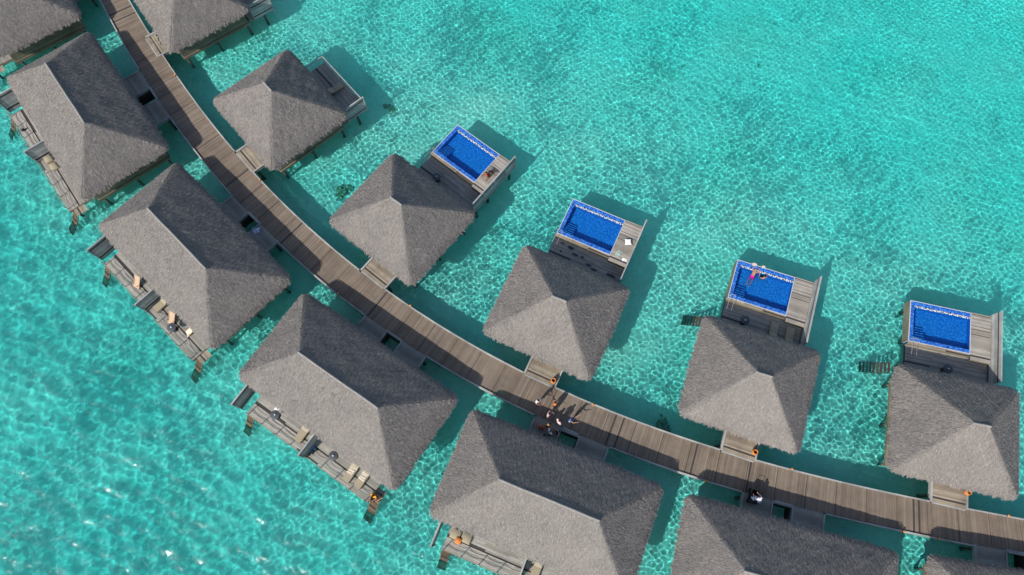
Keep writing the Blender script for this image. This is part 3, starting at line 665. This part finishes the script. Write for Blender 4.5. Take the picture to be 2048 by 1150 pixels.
for i, (cx, cy, yaw) in enumerate(SMALL):
    k = 1 if i >= 2 else 0; pr = (proto_n, proto_p)[k]
    o = copy_tree(pr) if used[k] else pr; used[k] = True
    o.location = (cx, cy, DECK); o.rotation_euler.z = math.radians(yaw); tag(o, lab_s[i], 'bungalow', GS); BUNG.append(o)
for i in (4, 5): stairs(BUNG[i], 4.25, 5.05, -4.05, -1.85, -.20, -DECK - .8, 9, along='x', m=M_wetstep)
# wet splashes on the shaded deck of the bungalow with the cushion
M_wet = simple('wet_wood', (.035, .035, .036), .25, spec=.5)
for (px, py, a, b_) in ((1142, 496, .30, .20), (1121.5, 502.5, .12, .10), (1150, 509.5, .32, .12), (1165, 514.5, .18, .10), (1126, 513.5, .12, .07), (1177, 530, .34, .11), (1221, 551, .45, .16), (1187, 539.5, .32, .12), (1125.5, 486.5, .22, .08)):
    p = at(px, py, DECK); mb = MB(); nn = 16
    vs = [(a * math.cos(2 * PI * k / nn) * rnd.uniform(.75, 1.1), b_ * math.sin(2 * PI * k / nn) * rnd.uniform(.75, 1.1), 0) for k in range(nn)]
    mb.add([(x, y, .012) for x, y, z in vs] + [(x * .9, y * .9, .016) for x, y, z in vs], [tuple(range(nn, 2 * nn))] + [(k, (k + 1) % nn, nn + (k + 1) % nn, nn + k) for k in range(nn)])
    o = mb.build('wet_patch', M_wet, BUNG[3]); bl = BUNG[3].location; ya = math.radians(-SMALL[3][2])
    dx, dy = p.x - bl.x, p.y - bl.y; o.location = (math.cos(ya) * dx - math.sin(ya) * dy, math.sin(ya) * dx + math.cos(ya) * dy, 0)

# ------------------------------------------------------------------ wide bungalow
def wide_bungalow():
    r = empty('wide_bungalow')
    roof_mesh('roof', 15.92, 8.61, 7.53, 3.085, 70000, 6000, 33, r)
    house_walls(r, 6.95, -3.6, 3.6, (-2.0, 2.0), 1)
    MB().box(-7.05, 7.05, -3.68, 3.68, -.26, .04, ax=0).build('floor_slab', M_wall, r)
    for a, e in ((-3.1, -.92), (.84, 3.14)): mb = MB(); mb.planks(a, e, 3.7, 5.72, 0, 'x', .15); mb.planks(a, e, 5.72, 6.42, -.058, 'x', .15); mb.build('porch_deck', M_deck, r)
    for a, e in ((-3.28, -3.11), (-.91, -.79), (.71, .83), (3.15, 3.30)): MB().box(a, e, 3.7, 5.80, -.26, .06, ax=1).build('edge_beam', M_beam, r)
    MB().box(-.785, .705, 5.62, 5.80, -.26, .06, ax=0).build('edge_beam', M_beam, r)
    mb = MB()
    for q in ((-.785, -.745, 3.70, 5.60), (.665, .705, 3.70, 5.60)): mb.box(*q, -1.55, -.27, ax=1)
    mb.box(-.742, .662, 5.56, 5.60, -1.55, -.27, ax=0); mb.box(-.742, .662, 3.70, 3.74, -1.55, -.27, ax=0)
    mb.build('light_block_shaft', M_darkwood, r)  # added shaft under the porch opening, blocks sky light so it stays dark
    mb = MB(); mb.planks(-6.2, 6.38, -6.30, -5.34, -.02, 'x', .14, maxlen=3.4); mb.planks(-6.2, 6.38, -5.22, -3.7, 0, 'x', .14, maxlen=3.4)
    mb.build('rear_deck', M_deck, r)
    MB().box(-6.2, 6.38, -5.36, -5.20, -.13, -.075, ax=0).build('drain_channel', M_darkwood, r)
    beam_ring(r, -6.22, 6.40, -6.32, -3.72, z=-.06)
    slat_screen(-6.92, -6.34, -3.7, -.40, 1.95, r, bw=.19); slat_screen(0.06, -6.42, -3.7, -.10, 1.95, r, bw=.19)
    posts = [(-6.05, -6.29), (-4.6, -6.29), (-3.1, -6.29), (-1.6, -6.29), (1.6, -6.29), (3.1, -6.29), (4.6, -6.29), (6.15, -6.29)]
    for x, y in posts: MB().cyl((x, y, -.25), (x, y, .80), .04, .036, 8).build('rail_post', M_beam, r)
    mb = MB()
    for a, e in ((0, 1), (1, 2), (2, 3), (4, 5), (5, 6), (6, 7)):
        for zt, sag in ((.76, .20), (.42, .14)):
            A, B = posts[a], posts[e]
            MB().tube([(A[0] + (B[0] - A[0]) * t / 8, A[1], zt - sag * (1 - (t / 4 - 1) ** 2)) for t in range(9)], .016, 5).build('rail_rope', M_rope, r)
    for A, bx in ((posts[3], .02), (posts[4], .10)): MB().tube([(A[0] + (bx - A[0]) * t / 8, A[1], .76 - .2 * (1 - (t / 4 - 1) ** 2)) for t in range(9)], .016, 5).build('rail_rope', M_rope, r)
    # landing and steps down into the water at both ends
    MB().planks(6.42, 7.16, -5.95, -4.9, -.14, 'x', .14).build('landing', M_tan, r)
    stairs(r, 6.46, 7.12, -5.96, -1.75, -.22, -DECK - 1.05, 9)
    stairs(r, -6.15, -5.55, -6.36, -1.55, -.25, -DECK - .85, 8)
    piles(r, [(x, y) for x in (-6.7, -3.4, 0, 3.4, 6.7) for y in (-3.3, 0, 3.3)] + [(x, -6.0) for x in (-6.0, -3, 0, 3, 6.1)] + [(-3.1, 5.4), (3.1, 5.4)])
    return r
GL = 'wide thatched bungalows on the shore side of the boardwalk'
lab_l = ['thatched bungalow in the top left corner, mostly outside the picture',
         'wide thatched bungalow along the left edge with two square beige pads on its narrow deck',
         'wide thatched bungalow with three reclining deck chairs along its roped deck',
         'wide thatched bungalow with people seated on its sea steps and two black round tables',
         'wide thatched bungalow at the bottom with an orange stool on its deck',
         'wide thatched bungalow behind the person in white and the black cart',
         'thatched bungalow of which only one roof corner shows at the bottom right']
protoL = wide_bungalow(); WB = []
for i, (cx, cy, yaw) in enumerate(LARGE):
    o = protoL if i == 0 else copy_tree(protoL)
    o.location = (cx, cy, DECK); o.rotation_euler.z = math.radians(yaw); tag(o, lab_l[i], 'bungalow', GL); WB.append(o)
for i, o in enumerate(BUNG + WB):                                        # no two neighbours show the same thatch
    for c in sc.objects:
        if c.parent == o and c.name.startswith('roof') and i % 2: c.rotation_euler.z = PI
# ------------------------------------------------------------------ furniture and small things
def thing(name, label, cat, px, py, z, rz=0.0, group=None):
    p = at(px, py, z); return tag(empty(name, p, rz), label, cat, group)
def yaw_l(i, extra=0): return math.radians(LARGE[i][2]) + extra
def yaw_s(i, extra=0): return math.radians(SMALL[i][2]) + extra
def round_table(label, px, py, z, rz=0):
    t = thing('round_table', label, 'table', px, py, z, rz, 'charcoal round tables on the bungalow decks')
    MB().lathe([(.001, .70), (.36, .70), (.385, .715), (.385, .735), (.36, .75), (.001, .752)], 28).build('tabletop', M_tabletop, t)
    MB().lathe([(.001, 0), (.24, 0), (.24, .02), (.05, .05), (.035, .10), (.035, .699)], 16).build('pedestal', M_black, t)
    MB().lathe([(.001, .753), (.055, .753), (.055, .84), (.04, .85), (.001, .85)], 12).build('candle', M_white, t)
    return t
round_table('charcoal round table in the shade beside the blue pool with the sunbather', 875, 361, DECK)
round_table('charcoal round table in the shade of the bungalow with two bathers', 1485, 645, DECK)
round_table('charcoal round table in the shade of the bungalow nearest the right edge', 1886, 741, DECK)
round_table('charcoal round table in front of two reclining deck chairs on a roped deck', 351, 659, DECK)
round_table('charcoal round table beside a crumpled white towel on the roped deck', 556, 832, DECK)
round_table('charcoal round table half under the thatch on the deck with the loungers', 671, 913, DECK)
def lounger(label, px, py, z, rz, pad=M_beige, towel=None, L=1.65, group='beige sun loungers on the decks'):
    t = thing('sun_lounger', label, 'sun lounger', px, py, z, rz, group)
    mb = MB(); mb.box(-.34, .34, -L / 2, L / 2, .24, .29, ax=1)
    for x in (-.31, .31):
        for y in (-L / 2 + .1, L / 2 - .1): mb.box(x - .03, x + .03, y - .03, y + .03, 0, .237, ax=2)
    mb.build('frame', M_teak, t)
    mb = MB()
    for a, e, z0, z1 in ((-L / 2 + .02, L * .16, .30, .30), (L * .16 + .01, L / 2 - .02, .30, .58)):
        mb.hexa([(-.32, a, z0), (.32, a, z0), (.32, e, z1), (-.32, e, z1), (-.32, a, z0 + .08), (.32, a, z0 + .08), (.32, e, z1 + .08), (-.32, e, z1 + .08)], 1)
    mb.build('pad', pad, t)
    if towel:
        mb = MB(); n = 7
        for k in range(n): mb.hexa([(-.28 + rnd.uniform(-.04, .04), -.15 + .1 * k, .385), (.24 + rnd.uniform(-.06, .06), -.15 + .1 * k, .385), (.24, -.06 + .1 * k, .385 + .02), (-.28, -.06 + .1 * k, .385 + .02), (-.28, -.15 + .1 * k, .42 + rnd.uniform(0, .06)), (.24, -.15 + .1 * k, .42 + rnd.uniform(0, .06)), (.24, -.06 + .1 * k, .45 + rnd.uniform(0, .06)), (-.28, -.06 + .1 * k, .45 + rnd.uniform(0, .06))], 0)
        o = mb.build('beach_towel', M_cream, None); o.location = t.location; o.rotation_euler = t.rotation_euler
        tag(o, towel, 'towel', 'cream towels on the loungers')
    return t
M_cream = simple('cream_towel', (.62, .54, .42), .9, vary=.2, scale=5)
lounger('beige lounger with a cream towel, the one nearer the round table on the roped deck', 704, 945, DECK, yaw_l(3), towel='crumpled cream towel on the lounger nearer the round table')
lounger('beige lounger with a cream towel beside the sea steps', 727, 957, DECK, yaw_l(3), towel='crumpled cream towel on the lounger nearer the sea steps')
lounger('beige lounger by the low screen in the middle of the roped deck', 607, 868, DECK, yaw_l(3), L=1.5)
lounger('shaded beige lounger below the pool with two bathers, nearer the round table', 1545, 662, DECK, yaw_s(4) + PI, L=1.5)
lounger('shaded beige lounger below the pool with two bathers, beside the screen wall', 1576, 673, DECK, yaw_s(4) + PI, L=1.5)
lounger('dark beige lounger half under the thatch on the railed deck without a pool', 673, 181, DECK, yaw_s(1) + PI, L=1.5)
lounger('beige lounger by the low screen near the deck chairs on the second wide bungalow', 325, 612, DECK, yaw_l(2), L=1.3)
lounger('beige lounger beyond the middle screen at the very bottom edge', 1072, 1140, DECK, yaw_l(4), L=1.5)
def deck_chair(label, px, py, rz, m2):
    t = thing('deck_chair', label, 'deck chair', px, py, DECK, rz, 'reclining deck chairs on the roped decks')
    mb = MB()
    for x in (-.29, .29): mb.hexa([(x - .02, -.45, .02), (x + .02, -.45, .02), (x + .02, .5, .92), (x - .02, .5, .92), (x - .02, -.45, .07), (x + .02, -.45, .07), (x + .02, .5, .97), (x - .02, .5, .97)], 1); mb.hexa([(x - .06, .42, .0), (x - .025, .42, .0), (x - .025, -.35, .44), (x - .06, -.35, .44), (x - .06, .42, .05), (x - .025, .42, .05), (x - .025, -.35, .49), (x - .06, -.35, .49)], 1)
    mb.box(-.27, .27, .455, .495, .88, .92, ax=0)
    mb.build('frame', M_teak, t)
    mb = MB(); n = 8
    for k in range(n):
        y0, y1 = -.42 + .9 * k / n, -.42 + .9 * (k + 1) / n; z = lambda y: .08 + (y + .45) * .93 - .10 * math.sin(PI * (y + .42) / .9)
        mb.hexa([(-.265, y0, z(y0)), (.265, y0, z(y0)), (.265, y1, z(y1)), (-.265, y1, z(y1)), (-.265, y0, z(y0) + .02), (.265, y0, z(y0) + .02), (.265, y1, z(y1) + .02), (-.265, y1, z(y1) + .02)], 0)
    mb.build('seat_canvas', m2, t); return t
M_peach = simple('peach_canvas', (.46, .32, .22), .85, vary=.15)
deck_chair('peach deck chair left of the middle screen on the roped deck', 279, 568, yaw_l(2, .3), M_peach)
deck_chair('peach deck chair reclining between the lounger and the round table', 348, 640, yaw_l(2, .35), M_peach)
deck_chair('cream deck chair just below the round table by the thatch', 384, 665, yaw_l(2, -.4), M_cream)
def pad(name, label, cat, px, py, z, rz, sx, sy, h, m, group=None):
    t = thing(name, label, cat, px, py, z, rz, group); mb = MB()
    n = 10; pr = [(-.5, 0), (-.47, .8), (-.40, 1), (.40, 1), (.47, .8), (.5, 0)]
    vs = [(a * sx, b * sy, .02 + h * min(ha, hb)) for a, ha in pr for b, hb in pr]
    mb.add(vs, [(i * 6 + j, (i + 1) * 6 + j, (i + 1) * 6 + j + 1, i * 6 + j + 1) for i in range(5) for j in range(5)], smooth=True)
    mb.build('cushion', m, t)
    mb = MB(); mb.box(-sx / 2 + .03, sx / 2 - .03, -sy / 2 + .03, sy / 2 - .03, 0, .018, ax=0); mb.build('base', M_teak, t)
    return t
GB = 'square beige floor seats on the narrow decks'
pad('floor_seat', 'square beige floor seat next to the middle screen of the bungalow on the left edge', 'seat', 99, 319, DECK, yaw_l(1), .75, .7, .28, M_beige, GB)
pad('floor_seat', 'square beige floor seat, the further of two from the screen on the left edge', 'seat', 110, 334, DECK, yaw_l(1), .75, .7, .28, M_beige, GB)
pad('floor_seat', 'square beige seat at the corner of the bottom deck beside the sea steps', 'seat', 912, 1068, DECK, yaw_l(4), .85, .8, .32, M_beige, GB)
pad('floor_seat', 'square beige seat under the thatch right of the orange stool', 'seat', 933, 1076, DECK, yaw_l(4), .85, .8, .32, M_beige, GB)
pad('stool', 'orange square stool on the roped deck at the bottom', 'stool', 917.5, 1081, DECK, yaw_l(4), .52, .52, .40, M_terra)
t = thing('black_bag', 'small black bag lying on the deck of the bungalow on the left edge', 'bag', 47, 261, DECK, .3)
MB().lathe([(.001, 0), (.16, 0), (.20, .08), (.17, .19), (.10, .24), (.001, .25)], 14, sy=.6).build('pouch', M_black, t)
MB().tube([(-.12, 0, .2), (-.10, .05, .34), (0, .08, .38), (.10, .05, .34), (.12, 0, .2)], .014).build('strap', M_black, t)
def towel_heap(label, px, py, z, s, m, name='crumpled_towel', cat='towel', fl=.25):
    g = random.Random(int(px)); mb = MB(); n = 12; vs = []
    for i in range(n + 1):
        for j in range(n + 1):
            u, v = i / n - .5, j / n - .5; r = 1 - .25 * math.sin(7 * u + 3 * v + px) * math.cos(5 * v)
            vs.append((u * s * r + .05 * s * math.sin(9 * v + px), v * s * .8 * r + .05 * s * math.sin(8 * u), .012 + fl * s * max(0, (.28 - u * u - v * v) * 3) * (.6 + .4 * math.sin(11 * u + 6 * v)) + .015 * g.random()))
    mb.add(vs, [(i * (n + 1) + j, (i + 1) * (n + 1) + j, (i + 1) * (n + 1) + j + 1, i * (n + 1) + j + 1) for i in range(n) for j in range(n)], smooth=True)
    o = mb.build(name, m); o.location = at(px, py, z); return tag(o, label, cat)
towel_heap('crumpled white towel lying beside the charcoal table on the roped deck', 553, 819, DECK, .42, M_white)
towel_heap('bundle of pale blue white cloth on the shaded porch beside the dark square opening', 512, 461, DECK, .62, simple('pale_blue_cloth', (.55, .62, .82), .85), 'cloth_bundle', 'cloth')
# white cushion, patterned towel, magazine, towel draped on the pool rim
o = MB(); n = 12; vs = []
for sg in (0, 1):
    for i in range(n + 1):
        for j in range(n + 1):
            u, v = 2 * i / n - 1, 2 * j / n - 1; pin = 1 - .16 * (1 - abs(u) ** 2) * abs(v) ** 3; pin2 = 1 - .16 * (1 - abs(v) ** 2) * abs(u) ** 3
            hh = .13 * ((1 - u ** 4) * (1 - v ** 4)) ** .6; vs.append((u * .30 * pin2, v * .30 * pin, .14 + (hh if sg else -hh)))
m_ = (n + 1) ** 2; q = [(i * (n + 1) + j, (i + 1) * (n + 1) + j, (i + 1) * (n + 1) + j + 1, i * (n + 1) + j + 1) for i in range(n) for j in range(n)]
o.add(vs, q + [tuple(k + m_ for k in f) for f in q], smooth=True)
o = o.build('cushion', M_white); o.location = at(1256, 485, PLAT); o.rotation_euler.z = .0; tag(o, 'plump white square cushion on the sunny pool deck', 'cushion')
m, nt, b = mat('patterned_towel'); tc = N(nt, 'ShaderNodeTexCoord'); v = N(nt, 'ShaderNodeTexVoronoi'); v.inputs['Scale'].default_value = 9; nt.links.new(tc.outputs['Object'], v.inputs['Vector'])
nt.links.new(ramp(nt, v.outputs['Distance'], [(.25, (.62, .66, .60)), (.5, (.20, .28, .24))]), b.inputs['Base Color']); b.inputs['Roughness'].default_value = .9
towel_heap('grey green patterned towel on the pool deck below the white cushion', 1237, 507, PLAT, .60, m, fl=.10)
t = thing('magazine', 'open white magazine on the boards near the front of the pool deck', 'magazine', 1249, 520, PLAT, -.3)
MB().hexa([(-.22, -.14, .008), (0, -.14, .03), (0, .14, .03), (-.22, .14, .008), (-.22, -.14, .014), (0, -.14, .038), (0, .14, .038), (-.22, .14, .014)]).build('page', M_white, t)
MB().hexa([(.003, -.14, .03), (.22, -.14, .008), (.22, .14, .008), (.003, .14, .03), (.003, -.14, .038), (.22, -.14, .014), (.22, .14, .014), (.003, .14, .038)]).build('page', simple('printed_page', (.70, .62, .60), .6, vary=.3), t)
towel_heap('cream towel on the pool rim in front of the bather in pink shorts', 1509, 529, PLAT, .34, M_cream, fl=.04)
towel_heap('cream towel on the pool rim between the two bathers', 1527, 534, PLAT, .28, M_cream, fl=.04)
t = thing('folded_towel', 'dark grey folded towel at the feet of the sunbather', 'towel', 990, 340, PLAT, yaw_s(2))
for k in range(3): MB().box(-.30, .30, -.10, .10, .006 + k * .03, .034 + k * .03, ax=0).build('fold', M_tabletop, t)
def fins(label, px, py, rz, m):
    t = thing('swim_fins', label, 'fins', px, py, DECK, rz)
    for x in (-.13, .13):
        MB().hexa([(x - .05, -.12, .03), (x + .05, -.12, .03), (x + .11, .30, .02), (x - .11, .30, .02), (x - .05, -.12, .05), (x + .05, -.12, .05), (x + .11, .30, .035), (x - .11, .30, .035)], 1).build('blade', m, t)
        MB().lathe([(.065, 0), (.072, .05), (.06, .09), (.045, .10)], 12, (x, -.18, 0), sy=1.5).build('foot_pocket', M_black, t)
M_blue = simple('blue_rubber', (.02, .22, .50), .45); M_teal = simple('teal_rubber', (.02, .30, .38), .45)
fins('pair of blue swim fins against the middle screen, nearer the thatch', 628, 898, .6, M_blue)
fins('pair of teal swim fins against the middle screen, nearer the water', 620, 904, .4, M_teal)
def pot(label, px, py):
    t = thing('clay_pot', label, 'pot', px, py, DECK, 0, 'orange clay pots on the entrance porches')
    MB().lathe([(.001, 0), (.13, 0), (.20, .12), (.24, .28), (.22, .42), (.16, .50), (.17, .54), (.20, .56), (.19, .575), (.15, .56), (.13, .50), (.15, .40)], 26).build('vessel', M_terra, t)
    MB().lathe([(.001, .42), (.148, .42)], 20).build('soil', M_soil, t)
pot('orange clay pot on the sunny porch right above the group of people', 1106.5, 763)
pot('orange clay pot at the corner of the porch of the bungalow with two bathers', 1507, 905)
pot('orange clay pot on the porch nearest the right edge of the picture', 1930.5, 985)
def path_light(label, px, py):
    t = thing('path_light', label, 'path light', px, py, DECK + .141, 0, 'small amber path lights on the boardwalk edge beams')
    MB().lathe([(.001, 0), (.075, 0), (.075, .03), (.055, .05), (.055, .12)], 12).build('base', M_black, t)
    MB().lathe([(.052, .121), (.085, .125), (.085, .18), (.05, .21), (.001, .215)], 12).build('lens', M_amber, t)
for px, py, l in ((351.5, 151, 'on the seaward beam nearest the top edge'), (521, 361, 'on the seaward beam past the railed bungalow porch'), (821.5, 612, 'on the seaward beam past the sunbather bungalow porch'), (1186.5, 810, 'on the seaward beam right of the group of people'), (1583, 938, 'on the seaward beam past the two bathers bungalow'), (2015, 1031, 'on the seaward beam nearest the right edge'),
                  (1409.5, 962, 'on the shore beam above the bungalow with the cart'), (1806, 1063, 'on the shore beam at the gap before the last bungalow'), (1876, 1077, 'on the shore beam right above the last bungalow corner'), (677, 588, 'on the shore beam near the bungalow with occupied steps')):
    path_light('small amber path light ' + l, px, py)
def bicycle(label, px, py, rz, lean=.12):
    t = thing('bicycle', label, 'bicycle', px, py, DECK + .006, rz, 'bicycles parked by the bungalows'); t.rotation_euler.y = lean
    for y in (-.52, .52):
        w = MB(); w.tube([(0, y + .33 * math.cos(2 * PI * k / 24), .34 + .33 * math.sin(2 * PI * k / 24)) for k in range(25)], .017, 6)
        wh = w.build('wheel', M_black, t); s = MB()
        for k in range(10): s.cyl((0, y, .34), (0, y + .32 * math.cos(.628 * k), .34 + .32 * math.sin(.628 * k)), .004, n=4)
        s.build('spokes', M_steel, wh)
    mb = MB(); mb.tube([(0, -.52, .34), (0, -.12, .32), (0, .40, .72), (0, .52, .34)], .018, 6); mb.tube([(0, -.12, .32), (0, -.20, .78), (0, .40, .74)], .018, 6); mb.tube([(0, -.20, .76), (0, -.52, .34)], .013, 6)
    mb.build('frame', M_black, t)
    MB().tube([(-.29, .26, .98), (-.22, .38, 1.0), (0, .42, .98), (.22, .38, 1.0), (.29, .26, .98)], .014, 6).build('handlebar', M_steel, t)
    MB().lathe([(.001, .84), (.06, .85), (.10, .88), (.06, .91), (.001, .915)], 12, (0, -.22, 0), sy=1.5).build('saddle', M_black, t)
bicycle('black bicycle held by the person in the white top at the bungalow eave', 1105, 868, -1.15)
bicycle('black bicycle parked behind the person in the white top, half under the thatch', 1091, 869, -1.4)
bicycle('bicycle leaning on the porch of the bungalow cut by the top edge', 319, 79, .35)
t = thing('shoulder_bag', 'round black bag on the shaded porch next to the dark square opening', 'bag', 1114, 864, DECK, .2)
MB().lathe([(.001, .01), (.17, .01), (.22, .10), (.20, .22), (.12, .28), (.001, .29)], 16, sy=.75).build('pouch', M_black, t)
MB().tube([(-.16, 0, .2), (-.12, .04, .40), (0, .06, .46), (.12, .04, .40), (.16, 0, .2)], .014).build('strap', M_steel, t)
t = thing('service_cart', 'black housekeeping cart on the shaded porch beside the person in white', 'cart', 1502, 993, DECK + .006, yaw_l(5, -.05))
mb = MB(); mb.box(-.30, .30, -.55, .55, .22, .27, ax=1); mb.box(-.30, -.26, -.55, .55, .275, .86, ax=1); mb.box(.26, .30, -.55, .55, .275, .86, ax=1); mb.box(-.257, .257, -.55, -.51, .275, .86, ax=0); mb.box(-.257, .257, .51, .55, .275, .86, ax=0); mb.build('bin', M_black, t)
MB().box(-.31, .31, -.56, .12, .865, .90, ax=1).build('lid', M_black, t)
MB().tube([(-.2, .56, .8), (-.2, .74, 1.0), (.2, .74, 1.0), (.2, .56, .8)], .018).build('handle', M_black, t)
for x in (-.28, .28):
    for y in (-.42, .42): MB().cyl((x - .025, y, .11), (x + .025, y, .11), .11, n=14).build('wheel', M_black, t)
o = towel_heap('folded white linen lying on the back of the black cart', 1509.5, 996, DECK + .88, .50, M_white, 'linen', 'linen', .12)

# coral heads and algae on the lagoon bed
def coral(label, px, py, s, seed):
    p = at(px, py, -.8); z = bed_z(p.x, p.y); g = np.random.default_rng(seed)
    bm = bmesh.new(); nk = 16 if s > .3 else 8
    for k_ in range(nk):
        a_, r_ = g.uniform(0, 6.28), s * math.sqrt(k_ / nk) * g.uniform(.7, 1.15); q = s * g.uniform(.16, .34) * (1.25 - .5 * k_ / nk)
        ret = bmesh.ops.create_icosphere(bm, subdivisions=3, radius=1)['verts']; K = g.normal(0, 1, (6, 3)) * 4
        for v in ret:
            d = sum(math.sin(float(np.dot(kk, v.co)) + i_) for i_, kk in enumerate(K)) / 5; f_ = q * (1 + .38 * d)
            v.co = Vector((r_ * math.cos(a_) + v.co.x * f_, r_ * .7 * math.sin(a_) + v.co.y * f_, max(-.05, v.co.z * f_ * .8 + q * .2)))
    me = bpy.data.meshes.new('coral_rock'); bm.to_mesh(me); bm.free(); me.materials.append(M_coral)
    me.polygons.foreach_set('use_smooth', [True] * len(me.polygons))
    o = bpy.data.objects.new('coral_rock', me); COL.objects.link(o); o.location = (p.x, p.y, z); o.rotation_euler.z = seed
    tag(o, label, 'coral', 'dark coral rocks on the lagoon bed')
for k, (px, py, s, l) in enumerate([(775, 214, .38, 'smaller of a pair off the railed bungalow'), (787, 221, .52, 'larger of a pair off the railed bungalow'), (1325, 848, .75, 'the big one beside the boardwalk right of the people'), (1333, 862, .4, 'a small one against the boardwalk below the big one'),
        (682, 385, .8, 'the wider one left of the sunbather bungalow'), (700, 376, .45, 'the small one above the wider one by the sunbather bungalow'), (975, 530, .22, 'a tiny one between the sunbather and cushion bungalows'), (1519, 129, .26, 'a small one alone in the open water at upper right'), (583, 336, .3, 'one by the eave of the railed bungalow'), (1790, 676, .25, 'at the lower pile left of the rightmost pool'), (1792, 632, .25, 'at the upper pile left of the rightmost pool')]):
    coral('dark coral rock, ' + l, px, py, s, k)

for o in sc.objects:
    if o.type == 'MESH' and not o.cycles.is_caustics_caster: o.cycles.is_caustics_receiver = True
    if o.name.startswith('pool_water'): o.cycles.is_caustics_caster = True; o.cycles.is_caustics_receiver = False
